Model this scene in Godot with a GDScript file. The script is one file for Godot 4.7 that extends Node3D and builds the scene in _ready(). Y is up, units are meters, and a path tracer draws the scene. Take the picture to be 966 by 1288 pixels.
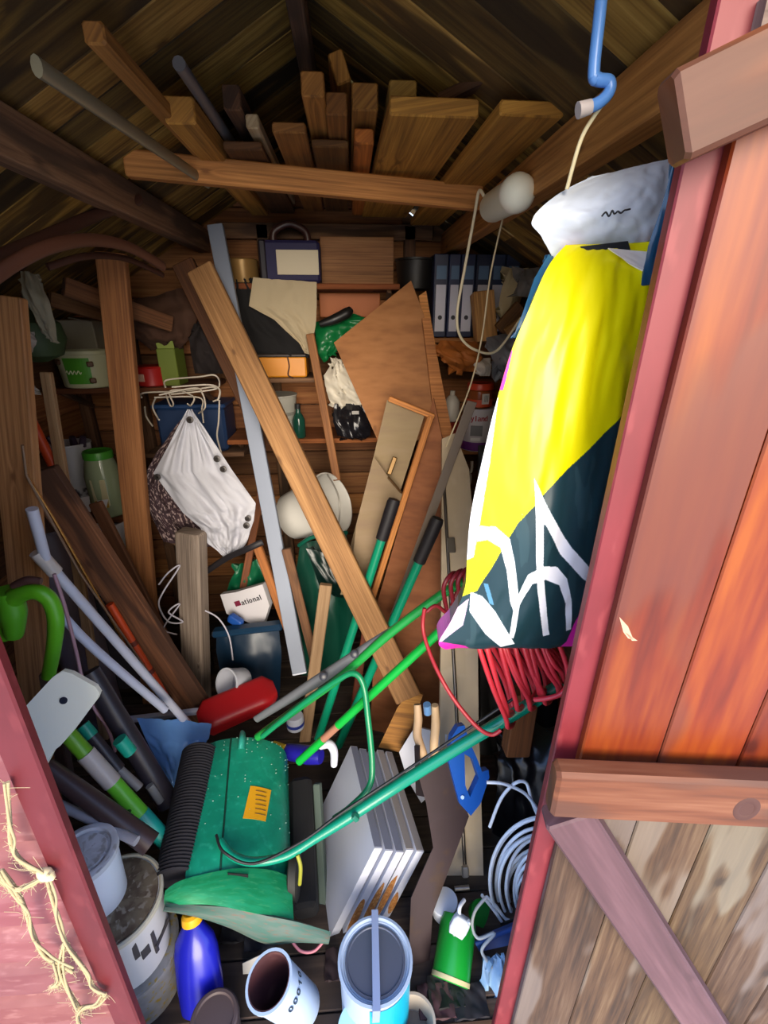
extends Node3D
# A cluttered garden shed seen through its open door. y up, metres; the door is in the plane z = -0.5, the back wall at z = -2.4.

const EYE := Vector3(0, 1.6, 0)
const PITCH := -22.4
const YAW := -4.0
const FOV := 94.72
var view := Basis()
var rng := RandomNumberGenerator.new()
var noise := FastNoiseLite.new()
var M := {}
var taken := {}

# ---------- places: a sight line from the eye, cut where the thing stands (distance into the shed, height, or a wall) ----------
func sight(x: float, y: float) -> Vector3:
	var f := 644.0 / tan(deg_to_rad(FOV * 0.5))
	return view * Vector3((x - 483.0) / f, -(y - 644.0) / f, -1.0)

func at(x: float, y: float, d: float) -> Vector3:
	var r := sight(x, y)
	return EYE + r * (d / -r.z)

func low(x: float, y: float, h := 0.0) -> Vector3:
	var r := sight(x, y)
	return EYE + r * ((h - EYE.y) / r.y)

func side(x: float, y: float, wx: float) -> Vector3:
	var r := sight(x, y)
	return EYE + r * (wx / r.x)

# ---------- mesh helpers ----------
func mb() -> SurfaceTool:
	var st := SurfaceTool.new()
	st.begin(Mesh.PRIMITIVE_TRIANGLES)
	st.set_smooth_group(-1)
	return st

func tri(st: SurfaceTool, a: Vector3, b: Vector3, c: Vector3, ua: Vector2, ub: Vector2, uc: Vector2) -> void:
	st.set_uv(ua); st.add_vertex(a)
	st.set_uv(ub); st.add_vertex(b)
	st.set_uv(uc); st.add_vertex(c)

func quad(st: SurfaceTool, a: Vector3, b: Vector3, c: Vector3, d: Vector3, ua: Vector2, ub: Vector2, uc: Vector2, ud: Vector2) -> void:
	tri(st, a, d, c, ua, ud, uc)
	tri(st, a, c, b, ua, uc, ub)

func centre(ring: PackedVector3Array) -> Vector3:
	var c := Vector3.ZERO
	for p in ring: c += p
	return c / ring.size()

# rings of equal count, counter-clockwise round the way they run; corners sharper than «crease» degrees stay hard
func loft(st: SurfaceTool, rings: Array, smooth := true, cap_a := true, cap_b := true, uv0 := Vector2.ZERO, crease := 38.0) -> void:
	var n: int = rings[0].size()
	var u := uv0.x
	var group := 1
	var last := Vector3.ZERO
	for i in range(rings.size() - 1):
		var r: PackedVector3Array = rings[i]
		var s: PackedVector3Array = rings[i + 1]
		var way := Vector3.ZERO
		var step := 0.0
		var best := -1
		for j in n:
			var dd := s[j] - r[j]
			step += dd.length() / n
			if dd.length() > 1e-6 and best < 0: best = j
		if best >= 0: way = (s[best] - r[best]).normalized()
		if last != Vector3.ZERO and way.angle_to(last) > deg_to_rad(crease): group += 1
		last = way
		st.set_smooth_group(group if smooth else -1)
		var v := uv0.y
		for j in n:
			var k := (j + 1) % n
			var w := maxf(r[j].distance_to(r[k]), s[j].distance_to(s[k]))
			quad(st, r[j], r[k], s[k], s[j], Vector2(u, v), Vector2(u, v + w), Vector2(u + step, v + w), Vector2(u + step, v))
			v += w
		u += step
	st.set_smooth_group(-1)
	for e in 2:
		if e == 0 and not cap_a or e == 1 and not cap_b: continue
		var r: PackedVector3Array = rings[0] if e == 0 else rings[-1]
		var c := centre(r)
		var ax := (r[0] - c).normalized()
		var nn := Vector3.ZERO
		for j in n: nn += (r[j] - c).cross(r[(j + 1) % n] - c)
		var ay := nn.normalized().cross(ax)
		for j in n:
			var k := (j + 1) % n
			var pj := Vector2((r[j] - c).dot(ax), (r[j] - c).dot(ay)) + uv0
			var pk := Vector2((r[k] - c).dot(ax), (r[k] - c).dot(ay)) + uv0
			if e == 0: tri(st, c, r[j], r[k], uv0, pj, pk)
			else: tri(st, c, r[k], r[j], uv0, pk, pj)

func side_axis(l: Vector3, hint: Vector3) -> Vector3:
	var x := hint - l * hint.dot(l)
	if x.length() < 1e-4:
		x = Vector3(1, 0, 0.02) - l * l.x
	return x.normalized()

# a squared timber from a to b; w is its width along «hint», t its thickness
func beam(st: SurfaceTool, a: Vector3, b: Vector3, w: float, t: float, hint := Vector3.RIGHT, ch := 0.003, skew := 0.0) -> void:
	var l := (b - a).normalized()
	var x := side_axis(l, hint)
	var y := l.cross(x)
	var h := Vector2(w, t) * 0.5
	ch = minf(ch, minf(w, t) * 0.3)
	var make := func(o: Vector3, s: float, k: float) -> PackedVector3Array:
		var r := PackedVector3Array()
		for q in [[1, -1, 0], [1, 1, 1], [-1, 1, 0], [-1, -1, 1]]:
			var c0 := Vector2(h.x - s, h.y - s - ch)
			var c1 := Vector2(h.x - s - ch, h.y - s)
			if q[2]: # order the two corner points
				r.append(o + x * q[0] * c0.x + y * q[1] * c0.y + l * k * q[0])
				r.append(o + x * q[0] * c1.x + y * q[1] * c1.y + l * k * q[0])
			else:
				r.append(o + x * q[0] * c1.x + y * q[1] * c1.y + l * k * q[0])
				r.append(o + x * q[0] * c0.x + y * q[1] * c0.y + l * k * q[0])
		return r
	var uv := Vector2(rng.randf() * 3.0, rng.randf() * 3.0)
	loft(st, [make.call(a, ch * 0.7, skew), make.call(a + l * ch, 0.0, skew), make.call(b - l * ch, 0.0, skew), make.call(b, ch * 0.7, skew)], false, true, true, uv)

func box(st: SurfaceTool, c: Vector3, s: Vector3, basis := Basis(), ch := 0.003) -> void:
	beam(st, c - basis.y * s.y * 0.5, c + basis.y * s.y * 0.5, s.x, s.z, basis.x, ch)

func frames(pts: Array) -> Array:
	var out := []
	var x := Vector3.ZERO
	for i in pts.size():
		var l: Vector3 = (pts[mini(i + 1, pts.size() - 1)] - pts[maxi(i - 1, 0)]).normalized()
		if x == Vector3.ZERO:
			x = side_axis(l, Vector3.UP if absf(l.y) < 0.9 else Vector3.RIGHT)
		else:
			x = side_axis(l, x)
		out.append([x, l.cross(x)])
	return out

func curve(pts: Array, per := 8) -> Array:
	if pts.size() < 3: return pts
	var out := []
	for i in range(pts.size() - 1):
		var p0: Vector3 = pts[maxi(i - 1, 0)]
		var p1: Vector3 = pts[i]
		var p2: Vector3 = pts[i + 1]
		var p3: Vector3 = pts[mini(i + 2, pts.size() - 1)]
		for k in per:
			out.append(p1.cubic_interpolate(p2, p0, p3, float(k) / per))
	out.append(pts[-1])
	return out

# a round tube; r a number or one radius per point
func tube(st: SurfaceTool, pts: Array, r, seg := 10, smooth_path := true, flat := 1.0) -> void:
	var p := curve(pts) if smooth_path else pts
	var fr := frames(p)
	var rings := []
	for i in p.size():
		var rad: float
		if r is Array:
			var f: float = float(i) / maxf(1.0, p.size() - 1) * (r.size() - 1)
			var k := mini(int(f), r.size() - 2)
			rad = lerpf(r[k], r[k + 1], f - k)
		else:
			rad = r
		var ring := PackedVector3Array()
		for j in seg:
			var a := TAU * j / seg
			ring.append(p[i] + fr[i][0] * cos(a) * rad + fr[i][1] * sin(a) * rad * flat)
		rings.append(ring)
	loft(st, rings)

# a turned shape: profile points (radius, height) from the outside bottom upwards, then down the inside if it is hollow
func lathe(st: SurfaceTool, o: Vector3, axis: Vector3, prof: Array, seg := 32, cap_a := true, cap_b := true, oval := 1.0, hint := Vector3.RIGHT) -> void:
	var l := axis.normalized()
	var x := side_axis(l, hint)
	var y := l.cross(x)
	var rings := []
	for p in prof:
		var ring := PackedVector3Array()
		for j in seg:
			var a := TAU * j / seg
			ring.append(o + l * p[1] + x * cos(a) * p[0] + y * sin(a) * p[0] * oval)
		rings.append(ring)
	loft(st, rings, true, cap_a, cap_b)

# a flat outline given in the plane of ax, ay at o, made solid towards -n
func slab(st: SurfaceTool, o: Vector3, ax: Vector3, ay: Vector3, poly: PackedVector2Array, t: float) -> void:
	var n := ax.cross(ay).normalized()
	if Geometry2D.is_polygon_clockwise(poly): poly.reverse()
	var ids := Geometry2D.triangulate_polygon(poly)
	st.set_smooth_group(-1)
	for i in range(0, ids.size(), 3):
		var q := [poly[ids[i]], poly[ids[i + 1]], poly[ids[i + 2]]]
		if (q[1] - q[0]).cross(q[2] - q[0]) < 0: q = [q[0], q[2], q[1]]
		var p := []
		for e in q: p.append(o + ax * e.x + ay * e.y)
		tri(st, p[0], p[2], p[1], q[0], q[2], q[1])
		tri(st, p[0] - n * t, p[1] - n * t, p[2] - n * t, q[0], q[1], q[2])
	var u := 0.0
	for i in poly.size():
		var a := poly[i]
		var b := poly[(i + 1) % poly.size()]
		var pa := o + ax * a.x + ay * a.y
		var pb := o + ax * b.x + ay * b.y
		quad(st, pa - n * t, pb - n * t, pb, pa, Vector2(u, 0), Vector2(u + a.distance_to(b), 0), Vector2(u + a.distance_to(b), t), Vector2(u, t))
		u += a.distance_to(b)

# a soft sheet: rows of points, made solid by a thickness; uv runs 0..1 over it
func sheet(st: SurfaceTool, rows: Array, t: float, back := true) -> void:
	var nr := rows.size()
	var nc: int = rows[0].size()
	var nor := []
	for i in nr:
		var line := []
		for j in nc:
			var du: Vector3 = rows[i][mini(j + 1, nc - 1)] - rows[i][maxi(j - 1, 0)]
			var dv: Vector3 = rows[mini(i + 1, nr - 1)][j] - rows[maxi(i - 1, 0)][j]
			line.append(dv.cross(du).normalized())
		nor.append(line)
	for f in 2 if back else 1:
		st.set_smooth_group(1 + f)
		for i in range(nr - 1):
			for j in range(nc - 1):
				var ids := [[i, j], [i, j + 1], [i + 1, j + 1], [i + 1, j]]
				var p := []
				var uv := []
				for k in ids:
					p.append(rows[k[0]][k[1]] - (nor[k[0]][k[1]] * t if f else Vector3.ZERO))
					uv.append(Vector2(float(k[1]) / (nc - 1), float(k[0]) / (nr - 1)))
				if f:
					quad(st, p[0], p[1], p[2], p[3], uv[0], uv[1], uv[2], uv[3])
				else:
					quad(st, p[0], p[3], p[2], p[1], uv[0], uv[3], uv[2], uv[1])
	if back:
		st.set_smooth_group(-1)
		var rim := []
		for j in nc: rim.append([0, j])
		for i in range(1, nr): rim.append([i, nc - 1])
		for j in range(nc - 2, -1, -1): rim.append([nr - 1, j])
		for i in range(nr - 2, -1, -1): rim.append([i, 0])
		for k in range(rim.size() - 1):
			var a = rim[k]
			var b = rim[k + 1]
			var pa: Vector3 = rows[a[0]][a[1]]
			var pb: Vector3 = rows[b[0]][b[1]]
			var ua := Vector2(float(a[1]) / (nc - 1), float(a[0]) / (nr - 1))
			var ub := Vector2(float(b[1]) / (nc - 1), float(b[0]) / (nr - 1))
			quad(st, pa, pb, pb - nor[b[0]][b[1]] * t, pa - nor[a[0]][a[1]] * t, ua, ub, ub, ua)

# ---------- objects ----------
func numbered(called: String) -> String:
	var n: int = taken.get(called, 0)
	taken[called] = n + 1
	return called if n == 0 else "%s_%03d" % [called, n]

func obj(called: String, st: SurfaceTool, m: Material, parent: Node = self) -> MeshInstance3D:
	st.generate_normals()
	var raw := st.commit()
	var o := MeshInstance3D.new()
	var b := raw.get_aabb()
	var foot := Vector3(b.get_center().x, b.position.y, b.get_center().z)
	var moved := SurfaceTool.new()
	moved.begin(Mesh.PRIMITIVE_TRIANGLES)
	moved.append_from(raw, 0, Transform3D(Basis(), -foot))
	o.mesh = moved.commit()
	o.name = numbered(called) if parent == self else called
	o.position = foot
	if parent is MeshInstance3D: o.position = foot - (parent as Node3D).position
	o.material_override = m
	parent.add_child(o, true)
	return o

func tag(o: Node, label := "", category := "", group := "", kind := "") -> Node:
	if label: o.set_meta("label", label)
	if category: o.set_meta("category", category)
	if group: o.set_meta("group", group)
	if kind: o.set_meta("kind", kind)
	return o

func one(called: String, st: SurfaceTool, m: Material, label: String, category: String, group := "") -> MeshInstance3D:
	var o := obj(called, st, m)
	tag(o, label, category, group)
	return o

func thing(called: String, label: String, category: String, group := "") -> Node3D:
	var o := Node3D.new()
	o.name = numbered(called)
	add_child(o)
	tag(o, label, category, group)
	return o

func struct(called: String, st: SurfaceTool, m: Material) -> MeshInstance3D:
	var o := obj(called, st, m)
	o.set_meta("kind", "structure")
	return o

func frame_of(called: String) -> Node3D: # a piece of the setting that is made of parts
	var o := Node3D.new()
	o.name = numbered(called)
	add_child(o)
	o.set_meta("kind", "structure")
	return o

# puts the foot of every thing made of parts at its own base
func settle() -> void:
	for o in get_children():
		if o is Node3D and not o is MeshInstance3D and o.position == Vector3.ZERO and not o is Camera3D and not o is Light3D:
			var b := AABB()
			var first := true
			for c in o.get_children():
				if c is MeshInstance3D:
					var bb: AABB = c.transform * c.get_aabb()
					b = bb if first else b.merge(bb)
					first = false
			if first: continue
			var foot := Vector3(b.get_center().x, b.position.y, b.get_center().z)
			o.position = foot
			for c in o.get_children(): c.position -= foot

# ---------- materials ----------
func tex(im: Image) -> ImageTexture:
	im.generate_mipmaps()
	return ImageTexture.create_from_image(im)

# long grain along u, with knots, streaks and stains between the given colours
func grain(seed_: int, dark: Color, mid: Color, light: Color, w := 512, h := 192, streak := 26.0, stain := 0.0, stain_c := Color.BLACK) -> ImageTexture:
	var n := FastNoiseLite.new()
	n.seed = seed_
	n.noise_type = FastNoiseLite.TYPE_SIMPLEX_SMOOTH
	n.frequency = 1.0
	n.fractal_octaves = 3
	var r := RandomNumberGenerator.new()
	r.seed = seed_ * 77 + 5
	var knots := []
	for k in 3: knots.append(Vector3(r.randf(), r.randf(), r.randf_range(0.03, 0.07)))
	var im := Image.create(w, h, false, Image.FORMAT_RGB8)
	for x in w:
		for y in h:
			var u := float(x) / w
			var v := float(y) / h
			var bend := 0.0
			var kn := 0.0
			for k in knots:
				var d := Vector2((fposmod(u - k.x + 0.5, 1.0) - 0.5) * 1.6, (v - k.y) * 0.7)
				var e := exp(-d.length_squared() / (k.z * k.z))
				bend += e * 0.35 * signf(v - k.y)
				kn = maxf(kn, exp(-d.length_squared() / (k.z * k.z * 0.12)))
			var cu := cos(u * TAU)
			var su := sin(u * TAU) # round a circle, so that the length repeats without a seam
			var g := n.get_noise_3d(cu * 0.35, su * 0.35, (v + bend * 0.12) * streak) * 0.55 + n.get_noise_3d(cu * 1.4 + 40.0, su * 1.4, v * streak * 4.0) * 0.28
			var broad := n.get_noise_3d(cu * 0.28 + 9.0, su * 0.28, v * 3.0 + 90.0)
			var f := clampf(0.5 + g * 0.9 + broad * 0.35 - kn * 0.8, 0.0, 1.0)
			var c := dark.lerp(mid, f * 2.0) if f < 0.5 else mid.lerp(light, f * 2.0 - 1.0)
			if stain > 0.0:
				var s := smoothstep(0.55 - stain, 0.75 - stain, n.get_noise_3d(cu * 0.33 + 300.0, su * 0.33, v * 2.5 + 70.0) * 0.7 + 0.5)
				c = c.lerp(stain_c, s * 0.75)
			im.set_pixel(x, y, c)
	return tex(im)

# blotches between three colours
func blotch(seed_: int, a: Color, b: Color, c: Color, freq := 5.0, size := 128, hard := 0.35) -> ImageTexture:
	var n := FastNoiseLite.new()
	n.seed = seed_
	n.noise_type = FastNoiseLite.TYPE_SIMPLEX_SMOOTH
	n.frequency = 1.0
	n.fractal_octaves = 4
	var im := Image.create(size, size, false, Image.FORMAT_RGB8)
	for x in size:
		for y in size:
			var f := n.get_noise_2d(float(x) / size * freq, float(y) / size * freq)
			var g := n.get_noise_2d(float(x) / size * freq * 2.3 + 50.0, float(y) / size * freq * 2.3)
			var col := a.lerp(b, smoothstep(-hard, hard, f))
			col = col.lerp(c, smoothstep(0.18, 0.18 + hard, g))
			im.set_pixel(x, y, col)
	return tex(im)

func mat(c: Color, rough := 0.7, metal := 0.0, t: Texture2D = null, scale := Vector3.ONE) -> StandardMaterial3D:
	var m := StandardMaterial3D.new()
	m.albedo_color = c
	m.roughness = rough
	m.metallic = metal
	if t:
		m.albedo_texture = t
		m.uv1_scale = scale
	return m

func tint(m: StandardMaterial3D, c: Color) -> StandardMaterial3D:
	var k := "%d %s" % [m.get_instance_id(), c.to_html()]
	if not M.has(k):
		var d: StandardMaterial3D = m.duplicate()
		d.albedo_color = c
		M[k] = d
	return M[k]

func col(hex: String) -> Color:
	return Color.html(hex)

func plain(hex: String, rough := 0.55, metal := 0.0) -> StandardMaterial3D:
	var k := "%s %f %f" % [hex, rough, metal]
	if not M.has(k): M[k] = mat(col(hex), rough, metal)
	return M[k]

func _ready() -> void:
	rng.seed = 20
	noise.seed = 4
	noise.noise_type = FastNoiseLite.TYPE_SIMPLEX_SMOOTH
	noise.frequency = 1.0
	noise.fractal_octaves = 3
	view = Basis.from_euler(Vector3(deg_to_rad(PITCH), deg_to_rad(YAW), 0))
	var cam := Camera3D.new()
	cam.name = "camera"
	cam.fov = FOV
	cam.near = 0.02
	cam.transform = Transform3D(view, EYE)
	add_child(cam)
	cam.current = true
	var env := Environment.new()
	env.background_mode = Environment.BG_SKY
	var sm := ProceduralSkyMaterial.new()
	sm.sky_top_color = col("8fb2ee")
	sm.sky_horizon_color = col("d6e3f8")
	sm.ground_horizon_color = col("c9c6bf")
	sm.ground_bottom_color = col("8d887f")
	sm.sky_curve = 0.2
	sm.energy_multiplier = 1.0
	var sky := Sky.new()
	sky.sky_material = sm
	env.sky = sky
	env.tonemap_mode = Environment.TONE_MAPPER_LINEAR
	env.tonemap_exposure = 3.8
	env.sdfgi_enabled = true
	env.ssao_enabled = true
	env.ssil_enabled = true
	var we := WorldEnvironment.new()
	we.name = "world"
	we.environment = env
	add_child(we)
	# hazy sun behind the viewer, softened by thin cloud
	var sun := DirectionalLight3D.new()
	sun.name = "sun"
	sun.light_color = Color(1.0, 0.95, 0.88)
	sun.light_energy = 0.55
	sun.light_angular_distance = 40.0
	sun.shadow_enabled = true
	sun.rotation_degrees = Vector3(-15, 5, 0)
	add_child(sun)
	make_materials()
	shell()
	door()
	loft_timber()
	back_shelves()
	left_shelves()
	leaning_timber()
	left_front()
	middle()
	mower()
	right_group()
	bags()
	floor_front()
	settle()

func make_materials() -> void:
	M.pine = mat(Color.WHITE, 0.75, 0.0, grain(1, col("6c5036"), col("937250"), col("b08f6a")), Vector3(0.8, 4.0, 1))
	M.pale = mat(Color.WHITE, 0.8, 0.0, grain(2, col("8f7350"), col("b59a74"), col("cbb48e")), Vector3(0.8, 4.0, 1))
	M.old = mat(Color.WHITE, 0.85, 0.0, grain(3, col("4f3626"), col("75543b"), col("8f6c4e"), 512, 192, 30.0, 0.05, col("3f2c20")), Vector3(0.8, 4.0, 1))
	M.grey_wood = mat(Color.WHITE, 0.88, 0.0, grain(4, col("564a42"), col("7d6e62"), col("9c8d80"), 512, 192, 34.0), Vector3(0.8, 4.0, 1))
	M.roof = mat(Color.WHITE, 0.85, 0.0, grain(5, col("644617"), col("a27d35"), col("cda653"), 512, 192, 18.0, 0.1, col("4a3515")), Vector3(0.9, 3.0, 1))
	M.boards = mat(Color.WHITE, 0.85, 0.0, grain(6, col("7a4a28"), col("a36a3c"), col("bd8652"), 512, 192, 24.0, 0.0), Vector3(0.9, 3.0, 1))
	M.varnish = mat(Color.WHITE, 0.42, 0.0, grain(7, col("4f160a"), col("75290c"), col("91460f"), 512, 256, 7.0, 0.12, col("6d3a2e")), Vector3(0.75, 2.6, 1))
	M.worn = mat(Color.WHITE, 0.8, 0.0, grain(8, col("33241a"), col("553f2c"), col("73604a"), 512, 256, 16.0, 0.1, col("7d766e")), Vector3(1.2, 4.0, 1))
	M.ledge = mat(Color.WHITE, 0.6, 0.0, grain(9, col("45230f"), col("69391f"), col("805238"), 512, 192, 9.0, 0.14, col("503022")), Vector3(0.9, 4.0, 1))
	M.deal = mat(Color.WHITE, 0.75, 0.0, grain(31, col("6e5430"), col("9a7a48"), col("b89a64")), Vector3(0.8, 4.0, 1))
	M.red = mat(Color.WHITE, 0.5, 0.0, blotch(3, col("76222a"), col("6c1c24"), col("7d2d32"), 2.0), Vector3(2, 6, 1))
	M.pink = mat(Color.WHITE, 0.6, 0.0, blotch(8, col("7a4145"), col("834c4f"), col("915e60"), 3.0), Vector3(2, 5, 1))
	M.floor = mat(Color.WHITE, 0.9, 0.0, grain(11, col("40362f"), col("5c4e44"), col("756455"), 512, 192, 20.0, 0.15, col("352c27")), Vector3(0.8, 3.0, 1))
	M.ply = mat(Color.WHITE, 0.7, 0.0, grain(12, col("7a5638"), col("976e4a"), col("a67e5a"), 512, 256, 7.0), Vector3(1.4, 1.6, 1))
	M.tan = mat(Color.WHITE, 0.75, 0.0, grain(13, col("8d765c"), col("95805f"), col("9d876a"), 512, 192, 6.0), Vector3(1.0, 2.0, 1))
	M.paving = mat(Color.WHITE, 0.9, 0.0, blotch(21, col("c2bdb2"), col("cec8bc"), col("b0aaa0"), 9.0), Vector3(2, 2, 1))

func tone(m: StandardMaterial3D, spread := 0.12) -> StandardMaterial3D: # a few tones of one wood
	var k := 1.0 - snappedf(rng.randf() * spread * 2.0, spread * 0.5)
	return tint(m, Color(k, k * (1.0 - rng.randi_range(0, 1) * 0.03), k * (1.0 - rng.randi_range(0, 1) * 0.05)))

const LEFT := -1.28
const RIGHT := 0.82
const BACK := -2.4
const FRONT := -0.56
const RIDGE := Vector2(-0.09, 2.27)
const FALL := 0.58

func roof_y(x: float) -> float:
	return RIDGE.y - absf(x - RIDGE.x) * FALL

func shell() -> void:
	# ground outside
	var g := mb()
	box(g, Vector3(0, -0.14, 2.0), Vector3(9, 0.1, 4.9), Basis(), 0.01)
	struct("ground", g, M.paving)
	# floor boards run across
	var fl := frame_of("floor")
	var z := FRONT + 0.06
	while z > BACK - 0.02:
		var st := mb()
		beam(st, Vector3(LEFT, -0.011, z - 0.06), Vector3(RIGHT, -0.011, z - 0.06), 0.117, 0.022, Vector3.BACK)
		obj("plank", st, tone(M.floor), fl)
		z -= 0.12
	var sub := mb()
	box(sub, Vector3((LEFT + RIGHT) * 0.5, -0.05, (FRONT + BACK) * 0.5), Vector3(RIGHT - LEFT, 0.05, FRONT - BACK))
	obj("joist", sub, M.old, fl)
	# back wall: level boards with a gable
	var bw := frame_of("wall_back")
	var y := 0.0
	while y < 2.25:
		var y1 := minf(y + 0.118, 2.27)
		var half := (RIDGE.y - (y + 0.06)) / FALL
		var xa := maxf(LEFT - 0.02, RIDGE.x - half - 0.1)
		var xb := minf(RIGHT + 0.02, RIDGE.x + half + 0.1)
		if absf(y - 1.92) < 0.01: xb = 0.25 # a short board leaves chinks under the roof
		if xb - xa > 0.05:
			var st := mb()
			beam(st, Vector3(xa, (y + y1) * 0.5, BACK - 0.012 + rng.randf_range(-0.001, 0.001)), Vector3(xb, (y + y1) * 0.5, BACK - 0.012), y1 - y - 0.003, 0.02, Vector3.UP, 0.004)
			obj("board", st, tone(M.boards, 0.2), bw)
		y += 0.12
	var felt := mb()
	box(felt, Vector3((LEFT + RIGHT) * 0.5, 0.9, BACK - 0.032), Vector3(RIGHT - LEFT + 0.1, 1.8, 0.012))
	slab(felt, Vector3(0, 0, BACK - 0.026), Vector3.RIGHT, Vector3.UP, PackedVector2Array([Vector2(LEFT - 0.05, 1.4), Vector2(RIGHT + 0.05, 1.4), Vector2(RIGHT + 0.05, roof_y(RIGHT)), Vector2(0.375, roof_y(0.375)), Vector2(0.375, roof_y(0.375) - 0.014), Vector2(0.36, roof_y(0.36) - 0.014), Vector2(0.36, roof_y(0.36)), Vector2(0.31, roof_y(0.31)), Vector2(0.31, roof_y(0.31) - 0.03), Vector2(0.265, roof_y(0.265) - 0.022), Vector2(0.265, roof_y(0.265)), Vector2(RIDGE.x, RIDGE.y), Vector2(LEFT - 0.05, roof_y(LEFT))]), 0.012)
	obj("lining", felt, M.old, bw)
	for x in [-1.0, -0.36, 0.28]:
		var st := mb()
		beam(st, Vector3(x, 0, BACK + 0.022), Vector3(x, minf(1.97, roof_y(x) - 0.05), BACK + 0.022), 0.05, 0.044)
		obj("stud", st, tone(M.old), bw)
	var tp := mb()
	beam(tp, Vector3(-0.55, 1.945, BACK + 0.022), Vector3(0.38, 1.945, BACK + 0.022), 0.06, 0.044, Vector3.UP)
	obj("top_rail", tp, M.old, bw)
	# side walls
	for s in 2:
		var w := frame_of("wall_left" if s == 0 else "wall_right")
		var x: float = LEFT - 0.012 if s == 0 else RIGHT + 0.012
		y = 0.0
		var top := roof_y(x)
		while y < top - 0.02:
			var y1 := minf(y + 0.12, top)
			var st := mb()
			beam(st, Vector3(x, (y + y1) * 0.5, FRONT), Vector3(x, (y + y1) * 0.5, BACK - 0.02), y1 - y - 0.002, 0.02, Vector3.UP, 0.004)
			obj("board", st, tone(M.boards, 0.2), w)
			y += 0.12
		var lin := mb()
		box(lin, Vector3(x + (-0.018 if s == 0 else 0.018), top * 0.5 - 0.06, (FRONT + BACK) * 0.5), Vector3(0.012, top + 0.1, BACK * -1.0 + FRONT))
		obj("lining", lin, M.old, w)
		for zz in [-0.62, -1.2, -1.8, -2.37]:
			var st := mb()
			var xx: float = x + (0.032 if s == 0 else -0.032)
			beam(st, Vector3(xx, 0, zz), Vector3(xx, roof_y(xx) - 0.03, zz), 0.044, 0.05)
			obj("stud", st, tone(M.old), w)
	# roof: boards from ridge to eaves, with a few splits that let the sky through
	var rf := frame_of("ceiling")
	var holes := [[11, 1, 0.1], [10, 1, 0.33], [16, 1, 0.55], [14, 1, 0.62], [13, 1, 0.75]]
	for s in 2:
		var dirx := -1.0 if s == 0 else 1.0
		z = -0.30
		var k := 0
		while z > BACK - 0.08:
			var w := 0.122
			var xe: float = LEFT - 0.12 if s == 0 else RIGHT + 0.12
			var a := Vector3(RIDGE.x, RIDGE.y + 0.012, z - 0.062)
			var b := Vector3(xe, roof_y(xe) + 0.012, z - 0.062)
			var st := mb()
			var cut := -1.0
			for hl in holes:
				if hl[0] == k and hl[1] == s: cut = hl[2]
			if cut < 0:
				beam(st, a, b, w + 0.001, 0.02, Vector3.BACK, 0.003)
			else: # a split edge lets a sliver of sky in
				var e := (b - a).normalized()
				beam(st, a, a + e * cut, w, 0.02, Vector3.BACK, 0.002)
				beam(st, a + e * cut + Vector3(0, 0, -0.005), a + e * (cut + 0.055) + Vector3(0, 0, -0.005), w - 0.011, 0.02, Vector3.BACK, 0.0)
				beam(st, a + e * (cut + 0.055), b, w, 0.02, Vector3.BACK, 0.002)
			obj("board", st, tone(M.roof, 0.22), rf)
			z -= 0.1232
			k += 1
	for p in [[0.45, 0.09], [-0.62, 0.09]]:
		var st := mb()
		var yy := roof_y(p[0]) - 0.055
		beam(st, Vector3(p[0], yy, -0.45), Vector3(p[0], yy, BACK), p[1], 0.05, Vector3.UP)
		obj("purlin", st, tint(M.pine, Color(1.12, 0.98, 0.7)) if p[0] > 0 else M.old, rf)
	var rd := mb()
	beam(rd, Vector3(RIDGE.x, RIDGE.y - 0.05, -0.45), Vector3(RIDGE.x, RIDGE.y - 0.05, BACK), 0.09, 0.035, Vector3.UP)
	obj("ridge_beam", rd, M.old, rf)
	for s in 2:
		var ev := mb()
		var xx: float = LEFT + 0.025 if s == 0 else RIGHT - 0.025
		beam(ev, Vector3(xx, roof_y(xx) - 0.04, -0.5), Vector3(xx, roof_y(xx) - 0.04, BACK), 0.05, 0.05, Vector3.UP)
		obj("wall_plate", ev, M.old, rf)
	# tie beam across, carrying the stored boards
	var tb := mb()
	beam(tb, at(158, 206, 1.56), at(604, 250, 1.66), 0.062, 0.04, Vector3.UP, 0.004)
	struct("trim_5", tb, tint(M.pine, Color(1.25, 1.08, 0.82)))
	# front wall: shiplap outside, lining inside, opening from x = -0.457 to 0.3
	var fw := frame_of("wall_front")
	y = 0.0
	while y < 2.3:
		var y1 := y + 0.106
		for part in 3:
			var xa := LEFT - 0.03
			var xb := -0.497
			if part == 1:
				if y < 1.95: continue
				xa = -0.497; xb = 0.44
			if part == 2:
				xa = 0.44; xb = RIGHT + 0.03
			var half := (RIDGE.y + 0.02 - (y + 0.1)) / FALL
			xa = maxf(xa, RIDGE.x - half); xb = minf(xb, RIDGE.x + half)
			if xb - xa < 0.04: continue
			# shiplap section: full face with a hollow along the upper edge
			var ring := func(x: float) -> PackedVector3Array:
				var r := PackedVector3Array()
				for q in [[0.0, 0.0], [0.018, 0.0], [0.02, 0.003], [0.02, 0.066], [0.013, 0.076], [0.005, 0.09], [0.004, 0.1045], [0.0, 0.1055]]:
					r.append(Vector3(x, y + q[1], FRONT + 0.022 + q[0]))
				r.reverse()
				return r
			var st := mb()
			loft(st, [ring.call(xa), ring.call(xb)], false, true, true, Vector2(rng.randf(), rng.randf()))
			obj("board", st, tone(M.pink, 0.05), fw)
		y = y1
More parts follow.
